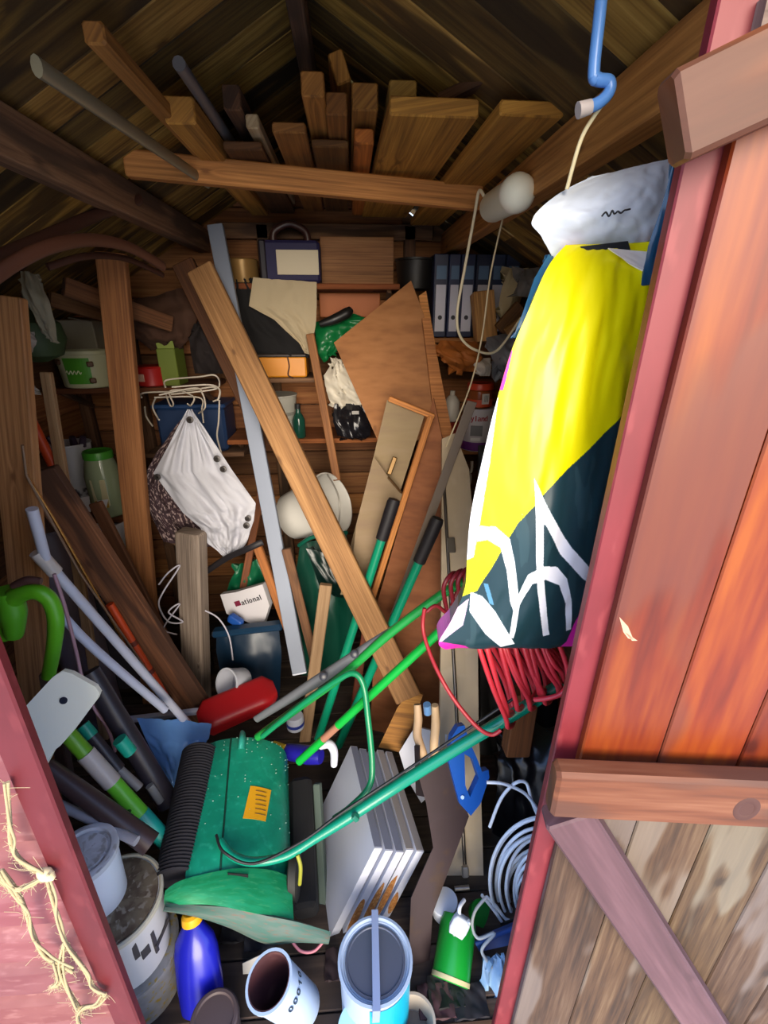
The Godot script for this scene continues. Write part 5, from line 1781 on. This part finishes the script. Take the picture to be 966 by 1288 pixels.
	obj("grey_rod", st, mat(col("6a6d74"), 0.4, 0.4), t)
	for q in [[407, 850, 1.085], [446, 822, 1.075]]:
		st = mb()
		lathe(st, at(q[0], q[1], q[2]), Vector3(0, 0.6, 1), [[0.012, 0], [0.012, 0.012], [0.006, 0.016], [0.001, 0.016]], 12)
		obj("clamp_knob", st, plain("2a2c36", 0.4), t)
	st = mb()
	box(st, at(447, 1028, 0.805), Vector3(0.014, 0.02, 0.016), Basis(Vector3.FORWARD, -0.6), 0.003)
	obj("clip", st, plain("1f6a58", 0.4), t)
	# grey green plank end leaning by its right side
	stick("green_grey_plank", "grey green weathered plank between the green machine and white boards", "plank", at(399, 985, 1.08), at(410, 1186, 0.80), 0.022, 0.03, mat(col("4c5a52"), 0.8), "", Vector3(1, 0, 0.3))
	st = mb()
	tube(st, way([366, 1182, 0.69, 378, 1196, 0.68, 395, 1196, 0.68, 410, 1180, 0.69]), 0.0035, 7)
	one("pink_cord", st, plain("b06a78"), "thin pink cord looped below the grey green plank", "cord")

func slab_like(st: SurfaceTool, q: Array, t: float) -> void:
	var p := []
	for e in q: p.append(at(e[0], e[1], e[2]))
	sheet(st, [[p[0], p[1]], [p[3], p[2]]], t)

func right_group() -> void:
	# stack of white boards
	var C := at(471, 1067, 0.825)
	var D := at(415, 1178, 0.775)
	D.y = maxf(D.y, 0.0)
	var A := at(441, 938, 1.15)
	var e1 := A - C
	var e2 := D - C
	var n := e2.cross(e1).normalized()
	if n.x < 0: n = -n
	var whites := ["b9bdcb", "b3b7c6", "aeb2c2", "b7bbc9", "b5b9c8"]
	var spots := ["outermost, its full face showing", "second from the green machine", "middle of the five", "fourth, next to the last one", "last one, nearest the saw"]
	var rust := []
	for i in 5:
		var o := C + n * (0.0335 * i) + Vector3(0, -0.002 * (i % 2), 0.004 * (i % 3))
		var t := thing("white_board", "white coated board in the leaning stack, " + spots[i], "board", "stack of white boards")
		var st := mb()
		var q := [o, o + e1, o + e1 + e2, o + e2]
		var poly := PackedVector2Array()
		var ax := e1.normalized()
		var ay := n.cross(ax)
		for p in q: poly.append(Vector2((p - o).dot(ax), (p - o).dot(ay)))
		slab(st, o + n * 0.024, ax, ay, poly, 0.024)
		obj("core", st, plain(whites[i], 0.4), t)
		# grey edge strip on the far upper edge
		st = mb()
		beam(st, o + n * 0.012 + e1 * 0.01 - e2.normalized() * 0.0006, o + n * 0.012 + e1 * 0.99 - e2.normalized() * 0.0006, 0.0236, 0.0012, n, 0.0003)
		obj("edge_strip", st, mat(col("6d7286") if i < 3 else col("847f80"), 0.6), t)
		if i > 0: # rust coloured stain on the lower edge
			st = mb()
			var s := e2.normalized()
			var f: float = [0, 0.74, 0.62, 0.54, 0.6][i]
			var half: float = [0, 0.2, 0.26, 0.24, 0.12][i] * e2.length()
			var spot := PackedVector2Array()
			for k in 18:
				var ang := TAU * k / 18.0
				spot.append(Vector2(cos(ang) * 0.0116, sin(ang) * half * (1.0 + 0.25 * noise.get_noise_2d(k * 0.9, i * 3.0)) + cos(ang) * 0.012))
			slab(st, o + n * 0.012 + e2 * f - e1.normalized() * 0.0006, n, s, spot, 0.0006)
			obj("stain", st, mat(Color.WHITE, 0.8, 0.0, blotch(70 + i, col("a06a30"), col("875424"), col("b38a5c"), 5.0, 96, 0.3), Vector3(9, 9, 1)), t)
	# white panel behind the shears
	var st := mb()
	plate(st, v2([502, 946, 522, 914, 562, 924, 556, 985, 530, 1010, 512, 980]), Vector3(502, 946, 1.16), Vector3(562, 924, 1.14), Vector3(530, 1010, 1.05), 0.016)
	one("white_sheet_board", st, plain("d2d4de", 0.4), "white panel behind the wooden shear handles", "panel")
	# wooden shears
	var t := thing("hand_shears", "old shears with two pale wooden handles beside the saw", "shears")
	st = mb()
	tube(st, way([525, 886, 1.02, 526, 905, 1.0, 525, 925, 0.98, 532, 948, 0.96, 536, 965, 0.95]), [0.01, 0.0125, 0.0125, 0.012, 0.009], 12)
	obj("handle", st, mat(col("b99a78"), 0.6), t)
	st = mb()
	tube(st, way([547, 887, 1.0, 548, 910, 0.99, 546, 935, 0.965, 547, 960, 0.945, 548, 985, 0.93]), [0.01, 0.013, 0.0125, 0.012, 0.008], 12)
	obj("handle", st, mat(col("c4a57e"), 0.6), t)
	st = mb()
	tube(st, [at(537, 886, 1.0), at(538, 897, 1.0)], 0.011, 12, false)
	obj("stop", st, mat(col("5c86b4"), 0.4), t)
	st = mb()
	plate(st, v2([521, 938, 527, 938, 527, 965, 545, 990, 540, 1004, 523, 1000]), Vector3(523, 938, 0.955), Vector3(527, 965, 0.945), Vector3(540, 1004, 0.91), 0.004)
	obj("blade", st, mat(col("3a2f30"), 0.5, 0.5), t)
	# handsaw
	t = thing("handsaw", "handsaw with blue plastic handle and rusty brown blade standing on its tip", "saw")
	var a := Vector3(575, 965, 0.9)
	var b := Vector3(560, 1090, 0.80)
	var c := Vector3(524, 1262, 0.655)
	st = mb()
	plate(st, v2([524, 968, 560, 950, 590, 1027, 567, 1088, 544, 1150, 537, 1264, 522, 1264, 515, 1180, 517, 1130, 545, 1066, 536, 1010]), Vector3(590, 1020, 0.88), Vector3(524, 968, 0.91), c, 0.003)
	obj("blade", st, mat(Color.WHITE, 0.6, 0.25, blotch(81, col("2b1c20"), col("302126"), col("38261f"), 2.0), Vector3(2, 2, 1)), t)
	var hm := mat(col("0f4fa8"), 0.38)
	for k in 2:
		st = mb()
		# the D-shaped grip, built as two halves round the hand hole
		plate(st, v2([[574, 912, 582, 910, 588, 930, 582, 946, 583, 985, 589, 1000, 590, 1023, 576, 1008, 562, 955, 566, 925], [588, 930, 597, 950, 604, 968, 612, 966, 613, 975, 602, 1008, 590, 1023, 589, 1000, 600, 976, 592, 952, 582, 946]][k]), Vector3(590, 1020, 0.88), Vector3(524, 968, 0.91), c, 0.022, 0.012)
		obj("handle", st, hm, t)
	for q in [[571, 935], [580, 1000]]:
		st = mb()
		lathe(st, on_plane(q[0], q[1], anchor(Vector3(590, 1020, 0.88)), anchor(Vector3(524, 968, 0.91)), anchor(c)) + Vector3(0, 0.008, 0.012), Vector3(0, 0.6, 0.8), [[0.005, 0], [0.005, 0.003], [0.001, 0.003]], 12)
		obj("rivet", st, plain("8fb0dd", 0.3, 0.3), t)
	# red cable coil on the handle
	t = thing("red_cable", "red mains cable wound in a long coil round the green tube handle", "cable")
	var red := mat(col("cf3440"), 0.35)
	for i in 13:
		var f := i / 12.0
		st = mb()
		var x0 := lerpf(603, 690, f) + rng.randf_range(-7, 7)
		var x1 := lerpf(636, 712, f) + rng.randf_range(-9, 9)
		var y1 := lerpf(905, 868, f) + rng.randf_range(-12, 6)
		if i < 4: y1 += 6
		var z := 0.80
		tube(st, way([x0 - 4, 800, z + 0.03, x0, 815, z, lerpf(x0, x1, 0.45), lerpf(815.0, y1, 0.5), z - 0.015, x1 - 5, y1 - 12, z - 0.005, x1 - 2, y1, z + 0.01, x1 + 5, y1 - 10, z + 0.06, lerpf(x0, x1, 0.6) + 8, lerpf(815.0, y1, 0.4), z + 0.075, x0 + 6, 812, z + 0.06]), 0.0058, 8)
		obj("loop", st, red, t)
	st = mb()
	tube(st, way([704, 812, 0.78, 712, 835, 0.775, 714, 858, 0.775, 706, 872, 0.77, 690, 878, 0.775, 672, 880, 0.79]), 0.0055, 8)
	obj("loop", st, red, t)
	st = mb()
	tube(st, way([534, 765, 0.98, 532, 790, 0.97, 540, 820, 0.93, 556, 855, 0.88, 575, 885, 0.85, 600, 914, 0.82, 618, 924, 0.81, 630, 918, 0.81]), 0.005, 8)
	obj("loose_end", st, mat(col("a82a34"), 0.4), t)
	for i in 5:
		st = mb()
		var x := 562.0 + i * 9
		tube(st, way([x, 768 - i * 6, 1.03, x - 4, 740 - i * 4, 1.0, x + 4, 724 - i * 3, 1.01, x + 12, 722 - i * 3, 1.04, x + 14, 740 - i * 4, 1.08, x + 6, 762 - i * 5, 1.07]), 0.0058, 8)
		obj("loop", st, mat(col("86222c"), 0.4), t)
	st = mb()
	tube(st, way([560, 770, 1.0, 548, 762, 0.99, 536, 770, 0.98]), 0.005, 8)
	obj("loose_end", st, mat(col("86222c"), 0.4), t)
	# wooden block and black sacks behind
	stick("timber_block", "short brown timber standing behind the red cable coil", "timber", at(660, 868, 1.0), at(648, 945, 0.98), 0.07, 0.05, tint(M.pine, Color(0.75, 0.58, 0.4)))
	st = mb()
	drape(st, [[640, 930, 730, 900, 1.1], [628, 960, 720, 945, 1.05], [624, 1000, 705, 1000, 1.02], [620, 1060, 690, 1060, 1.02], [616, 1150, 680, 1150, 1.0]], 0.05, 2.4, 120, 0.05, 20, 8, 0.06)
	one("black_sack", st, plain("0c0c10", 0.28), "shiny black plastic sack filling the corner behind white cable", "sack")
	st = mb()
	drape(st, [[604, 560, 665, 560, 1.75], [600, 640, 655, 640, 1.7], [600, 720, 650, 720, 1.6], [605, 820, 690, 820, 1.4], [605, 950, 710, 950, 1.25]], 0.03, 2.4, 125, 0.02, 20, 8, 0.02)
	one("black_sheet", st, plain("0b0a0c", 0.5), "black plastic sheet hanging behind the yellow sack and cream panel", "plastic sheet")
	# white cable coil
	t = thing("white_cable", "large coil of white mains cable standing beside the door", "cable")
	var wc := mat(col("eaf4ff"), 0.45)
	for i in 11:
		st = mb()
		var r := 1.0 - i * 0.055
		var cx := 682.0 + rng.randf_range(-3, 3)
		var cy := 1108.0 + i * 1.5
		var pts := []
		for k in 17:
			var ang := TAU * k / 16.0 + 2.2
			pts.append(at(cx + cos(ang) * (66 * r + 4.0 * sin(i * 2.1)), cy + sin(ang) * (80 * r + 5.0 * sin(i * 1.7)), 0.80 + 0.012 * sin(ang * 2.0 + i) + (i % 4) * 0.008))
		tube(st, pts, 0.0046, 7)
		obj("loop", st, wc, t)
	for q in [[616, 1040, 0.86, 630, 1005, 0.87, 648, 985, 0.87, 662, 985, 0.87, 668, 1005, 0.86, 676, 1025, 0.85], [612, 984, 0.88, 634, 986, 0.87, 660, 998, 0.86, 676, 1018, 0.85],
			[612, 1128, 0.80, 624, 1140, 0.79, 636, 1156, 0.78, 648, 1158, 0.78], [606, 1126, 0.80, 622, 1146, 0.785, 634, 1164, 0.775]]:
		st = mb()
		tube(st, way(q), 0.0046, 7)
		obj("tail", st, wc, t)
	st = mb()
	tube(st, way([626, 1165, 0.775, 636, 1160, 0.765, 648, 1156, 0.765]), 0.003, 6)
	obj("cable_tie", st, plain("101014"), t)
	# blue tray, green tubs and plug
	t = thing("blue_tray", "dark blue plastic tray under the coiled white cable", "tray")
	st = mb()
	plate(st, v2([598, 1188, 652, 1166, 648, 1195, 636, 1212, 604, 1198]), Vector3(598, 1188, 0.72), Vector3(650, 1168, 0.74), Vector3(636, 1212, 0.70), 0.02)
	obj("base", st, plain("1b3f86", 0.4), t)
	st = mb()
	tube(st, way([598, 1187, 0.715, 625, 1176, 0.725, 654, 1164, 0.735]), 0.006, 8)
	obj("rim", st, plain("2450a0", 0.4), t)
	t = thing("green_canister", "green cylindrical canister standing in the foreground beside the saw", "canister")
	var o := low(566, 1236, 0.03)
	var top := at(578, 1150, 0.76)
	var l := (top - o)
	var hl := l.length()
	st = mb()
	lathe(st, o, l, [[0.044, 0], [0.048, 0.004], [0.048, hl - 0.02], [0.044, hl - 0.006], [0.004, hl]], 32)
	obj("body", st, mat(col("0f8a2e"), 0.32), t)
	band(t, o, l, 0.0482, 0.0482, 0.002, 0.012, plain("b9b48a"), "rim")
	st = mb()
	lathe(st, at(605, 1150, 0.80), Vector3(0.3, 0.9, 0.2), [[0.034, -0.05], [0.036, 0.0], [0.034, 0.01], [0.004, 0.012]], 26)
	one("green_canister", st, mat(col("0c7d28"), 0.35), "second green canister, tilted and half hidden behind the first", "canister")
	t = thing("ribbed_stopper", "white ribbed screw cap left of the green canister", "cap")
	st = mb()
	var wp := []
	for i in 9: wp.append([0.036 + 0.002 * (i % 2), i * 0.006])
	lathe(st, at(560, 1146, 0.79), Vector3(-0.1, 1, 0.0), wp, 30)
	obj("body", st, plain("d0d6e2", 0.4), t)
	t = thing("mains_plug", "white mains plug with pins lying on the green canister", "plug")
	st = mb()
	rounded_bar(st, at(568, 1158, 0.705), at(588, 1170, 0.69), 0.05, 0.024, Vector3(1, 0.4, 0))
	obj("body", st, plain("bcc4d0", 0.5), t)
	for q in [[571, 1173], [580, 1177], [590, 1160]]:
		st = mb()
		box(st, at(q[0], q[1], 0.688), Vector3(0.007, 0.012, 0.012))
		obj("pin", st, plain("c9ced8", 0.3, 0.4), t)
	st = mb()
	tube(st, way([578, 1160, 0.70, 578, 1142, 0.72, 584, 1132, 0.74]), 0.005, 8)
	obj("cable", st, plain("d4dae6", 0.4), t)
	st = mb()
	tube(st, way([612, 1128, 0.76, 598, 1145, 0.74, 594, 1165, 0.72, 602, 1180, 0.70, 622, 1174, 0.70, 606, 1195, 0.68, 618, 1215, 0.66, 622, 1225, 0.66, 612, 1236, 0.66, 592, 1238, 0.67]), 0.0042, 8)
	one("grey_flex", st, plain("a9b0b8"), "grey flex curling down between the green canister and blue tray", "cable")
	st = mb()
	drape(st, [[612, 1212, 634, 1202, 0.66], [602, 1240, 634, 1235, 0.64], [600, 1268, 628, 1265, 0.62], [606, 1300, 622, 1300, 0.60]], 0.03, 2.4, 130, 0.01, 14, 6, 0.02)
	one("clear_bag", st, mat(col("8fb4d8"), 0.25), "pale blue crumpled plastic bag by the foot of the door", "bag")

func floor_front() -> void:
	# paint tin with strap
	var c := low(472, 1206, 0.205)
	var o := Vector3(c.x, 0.0, c.z)
	var t := thing("paint_tin", "white and turquoise paint tin with grey lid and a pale strap", "paint tin")
	var st := mb()
	lathe(st, o, Vector3.UP, [[0.08, 0], [0.084, 0.004], [0.084, 0.195], [0.088, 0.198], [0.088, 0.205], [0.082, 0.206], [0.079, 0.2], [0.076, 0.2], [0.074, 0.196], [0.004, 0.196]], 44)
	obj("body", st, plain("9fb0c8", 0.4), t)
	st = mb()
	lathe(st, o + Vector3(0, 0.1965, 0), Vector3.UP, [[0.071, 0], [0.071, 0.003], [0.066, 0.0035], [0.064, 0.001], [0.001, 0.0016]], 40, false)
	obj("lid", st, mat(col("5c6274"), 0.35, 0.3), t)
	st = mb()
	var lab := mb()
	for i in 16:
		var a0 := -0.2 + i * 0.085
		var f := func(a: float, y: float) -> Vector3: return o + Vector3(sin(a) * 0.0852, y, cos(a) * 0.0852)
		quad(lab, f.call(a0, 0.01), f.call(a0 + 0.085, 0.01), f.call(a0 + 0.085, 0.185), f.call(a0, 0.185), Vector2.ZERO, Vector2.RIGHT, Vector2.ONE, Vector2.DOWN)
	obj("label", lab, plain("0fa0c0", 0.35), t)
	st = mb()
	beam(st, c + Vector3(0.004, 0.009, -0.095), c + Vector3(-0.002, 0.007, 0.095), 0.017, 0.003, Vector3.RIGHT, 0.001)
	obj("strap", st, plain("8593b4", 0.5), t)
	st = mb()
	beam(st, c + Vector3(-0.002, 0.008, 0.092), c + Vector3(-0.004, -0.04, 0.093), 0.017, 0.003, Vector3.RIGHT, 0.001)
	obj("strap", st, plain("8593b4", 0.5), t)
	# pale blue tub at the very front
	c = low(458, 1296, 0.1)
	t = pot("pale_blue_tub", "pale blue tub at the bottom edge below the paint tin", "tub", Vector3(c.x, 0, c.z), Vector3.UP, 0.055, 0.058, 0.1, plain("a8d4ea", 0.35), null, false)
	# cream ring pot
	c = low(520, 1284, 0.06)
	pot("cream_pot", "open cream rimmed pot at the bottom edge below the saw tip", "pot", Vector3(c.x, 0, c.z), Vector3.UP, 0.044, 0.05, 0.06, plain("a59a8c", 0.5), plain("5d534c"), true)
	# tilted white pot with maroon inside
	var m0 := at(338, 1233, 0.60)
	var m1 := at(380, 1266, 0.62)
	var ax := (m0 - m1).normalized()
	t = pot("white_pot", "white pot with dark maroon inside and a row of ink marks", "pot", m1, ax, 0.048, 0.054, m0.distance_to(m1), plain("a9bcd6", 0.5), plain("35161c"), true)
	st = mb()
	var hl := m0.distance_to(m1)
	lathe(st, m1, ax, [[0.0535, hl - 0.0005], [0.0485, hl - 0.0005], [0.0475, hl - 0.004], [0.0425, 0.02], [0.001, 0.016]], 36, false)
	obj("inside", st, mat(Color.WHITE, 0.7, 0.0, blotch(91, col("3a1a20"), col("4a2428"), col("5c3a38"), 5.0)), t)
	letters_round(t, "00010", m1 + ax * (hl * 0.72), ax, Vector3(0.9, 0.5, 0.35), 0.0535, 0.017, plain("23303f"), 0.9)
	st = mb()
	plate(st, v2([305, 1212, 343, 1194, 343, 1208, 306, 1230]), Vector3(305, 1212, 0.72), Vector3(343, 1196, 0.73), Vector3(306, 1230, 0.705), 0.002)
	one("paper_card", st, plain("b4b2ae"), "pale grey card lying behind the maroon lined white pot", "card")
	# dark pot bottom left
	c = low(270, 1282, 0.12)
	t = pot("brown_pot", "dark brown round pot at the bottom edge below the blue bottle", "pot", Vector3(c.x, 0, c.z), Vector3.UP, 0.05, 0.052, 0.12, plain("3b2f30", 0.6), null, false)
	lid(t, Vector3(c.x, 0.117, c.z), Vector3.UP, 0.053, 0.012, plain("4a3c3c", 0.6))
	# blue bottle with yellow cap
	t = thing("blue_bottle", "large blue plastic bottle with yellow cap under the green machine", "bottle")
	var bb := low(256, 1268, 0.02)
	var bt := at(241, 1150, 0.735)
	var l := (bt - bb)
	var bl := l.length()
	st = mb()
	lathe(st, bb, l, [[0.04, 0], [0.052, 0.008], [0.055, bl * 0.3], [0.053, bl * 0.62], [0.046, bl * 0.76], [0.028, bl * 0.88], [0.02, bl * 0.92], [0.02, bl * 0.95]], 36, true, true, 0.7, Vector3.RIGHT)
	obj("body", st, mat(col("1b1fa0"), 0.25), t)
	st = mb()
	lathe(st, bb, l, [[0.024, bl * 0.92], [0.025, bl * 0.93], [0.024, bl], [0.018, bl + 0.006], [0.001, bl + 0.007]], 24)
	obj("cap", st, mat(col("e0a81a"), 0.4), t)
	# tubs behind the left jamb
	var dirt := mat(Color.WHITE, 0.85, 0.0, blotch(95, col("584636"), col("75654f"), col("8f8270"), 2.2, 128, 0.25), Vector3(6, 6, 1))
	c = low(158, 1200, 0.17)
	t = pot("yellow_tub", "grey paint tub with yellow stained side under the dirty topped one", "paint tub", Vector3(c.x, 0, c.z - 0.02), Vector3.UP, 0.1, 0.108, 0.15, mat(Color.WHITE, 0.5, 0.0, blotch(97, col("8f8c8a"), col("83807c"), col("9a7d24"), 3.0), Vector3(6, 6, 1)), null, false)
	var o2 := Vector3(c.x, 0.151, c.z - 0.02)
	t = pot("dirty_tub", "white paint tub with brown dirt on top and dark drips", "paint tub", o2, Vector3.UP, 0.092, 0.1, 0.19, plain("d2cdc6", 0.45), null, false)
	st = mb()
	lathe(st, o2 + Vector3(0, 0.189, 0), Vector3.UP, [[0.095, 0.0], [0.094, 0.006], [0.05, 0.009], [0.001, 0.007]], 40, false)
	obj("dirt", st, dirt, t)
	st = mb()
	lathe(st, o2 + Vector3(0, 0.182, 0), Vector3.UP, [[0.1, 0.0], [0.106, 0.002], [0.106, 0.012], [0.101, 0.014], [0.097, 0.01], [0.097, 0.002]], 44, false, false)
	obj("rim", st, plain("c2b9a2", 0.5), t)
	for q in [[0.5, 0.14, 0.012, 0.07], [0.62, 0.1, 0.02, 0.03], [0.95, 0.08, 0.06, 0.012], [0.78, 0.095, 0.01, 0.08]]:
		st = mb()
		var a: float = q[0] * 1.5
		box(st, o2 + Vector3(sin(a) * 0.0965, q[1], cos(a) * 0.0965), Vector3(q[2], q[3], 0.004), Basis(Vector3.UP, a), 0.001)
		obj("drip", st, plain("3d3836", 0.6), t)
	var o3 := Vector3(o2.x - 0.035, o2.y + 0.197, o2.z - 0.01)
	t = pot("white_tub", "white round tub with scuffed grey lid stacked at lower left", "tub", o3, Vector3.UP, 0.058, 0.064, 0.15, plain("dfe0e6", 0.4), null, false)
	st = mb()
	lathe(st, o3 + Vector3(0, 0.154, 0), Vector3.UP, [[0.066, -0.012], [0.068, -0.01], [0.068, 0.003], [0.064, 0.005], [0.055, 0.005], [0.052, -0.002], [0.046, -0.002], [0.044, 0.002], [0.001, 0.002]], 44, false)
	obj("lid", st, mat(Color.WHITE, 0.5, 0.0, blotch(99, col("d6d6dc"), col("c4c3c6"), col("a8a4a2"), 1.6), Vector3(8, 8, 1)), t)
	# dark litter on the boards
	var spots := [[560, 1250, "0f0e12"], [548, 1262, "3a1f26"], [590, 1262, "1a1820"], [430, 1215, "2c1c20"], [330, 1180, "191a24"], [300, 1170, "15141a"]]
	var said := ["dark lump of litter behind the saw tip", "reddish scrap of litter beside the saw tip", "black scrap below the green canister", "maroon scrap left of the strapped paint tin", "navy cloth scrap below the grey wing of the machine", "black scrap beside the blue bottle"]
	for i in spots.size():
		st = mb()
		var p := low(spots[i][0], spots[i][1], 0.0)
		var rows := []
		for a in 7:
			var line := []
			for b in 9:
				line.append(p + Vector3((b - 4) * 0.011, 0.014 + 0.014 * noise.get_noise_2d(a * 0.4 + i * 5.0, b * 0.4), (a - 3) * 0.011).rotated(Vector3.UP, 0.0))
			rows.append(line)
		sheet(st, rows, 0.006)
		one("scrap", st, plain(spots[i][2], 0.7), said[i], "scrap")
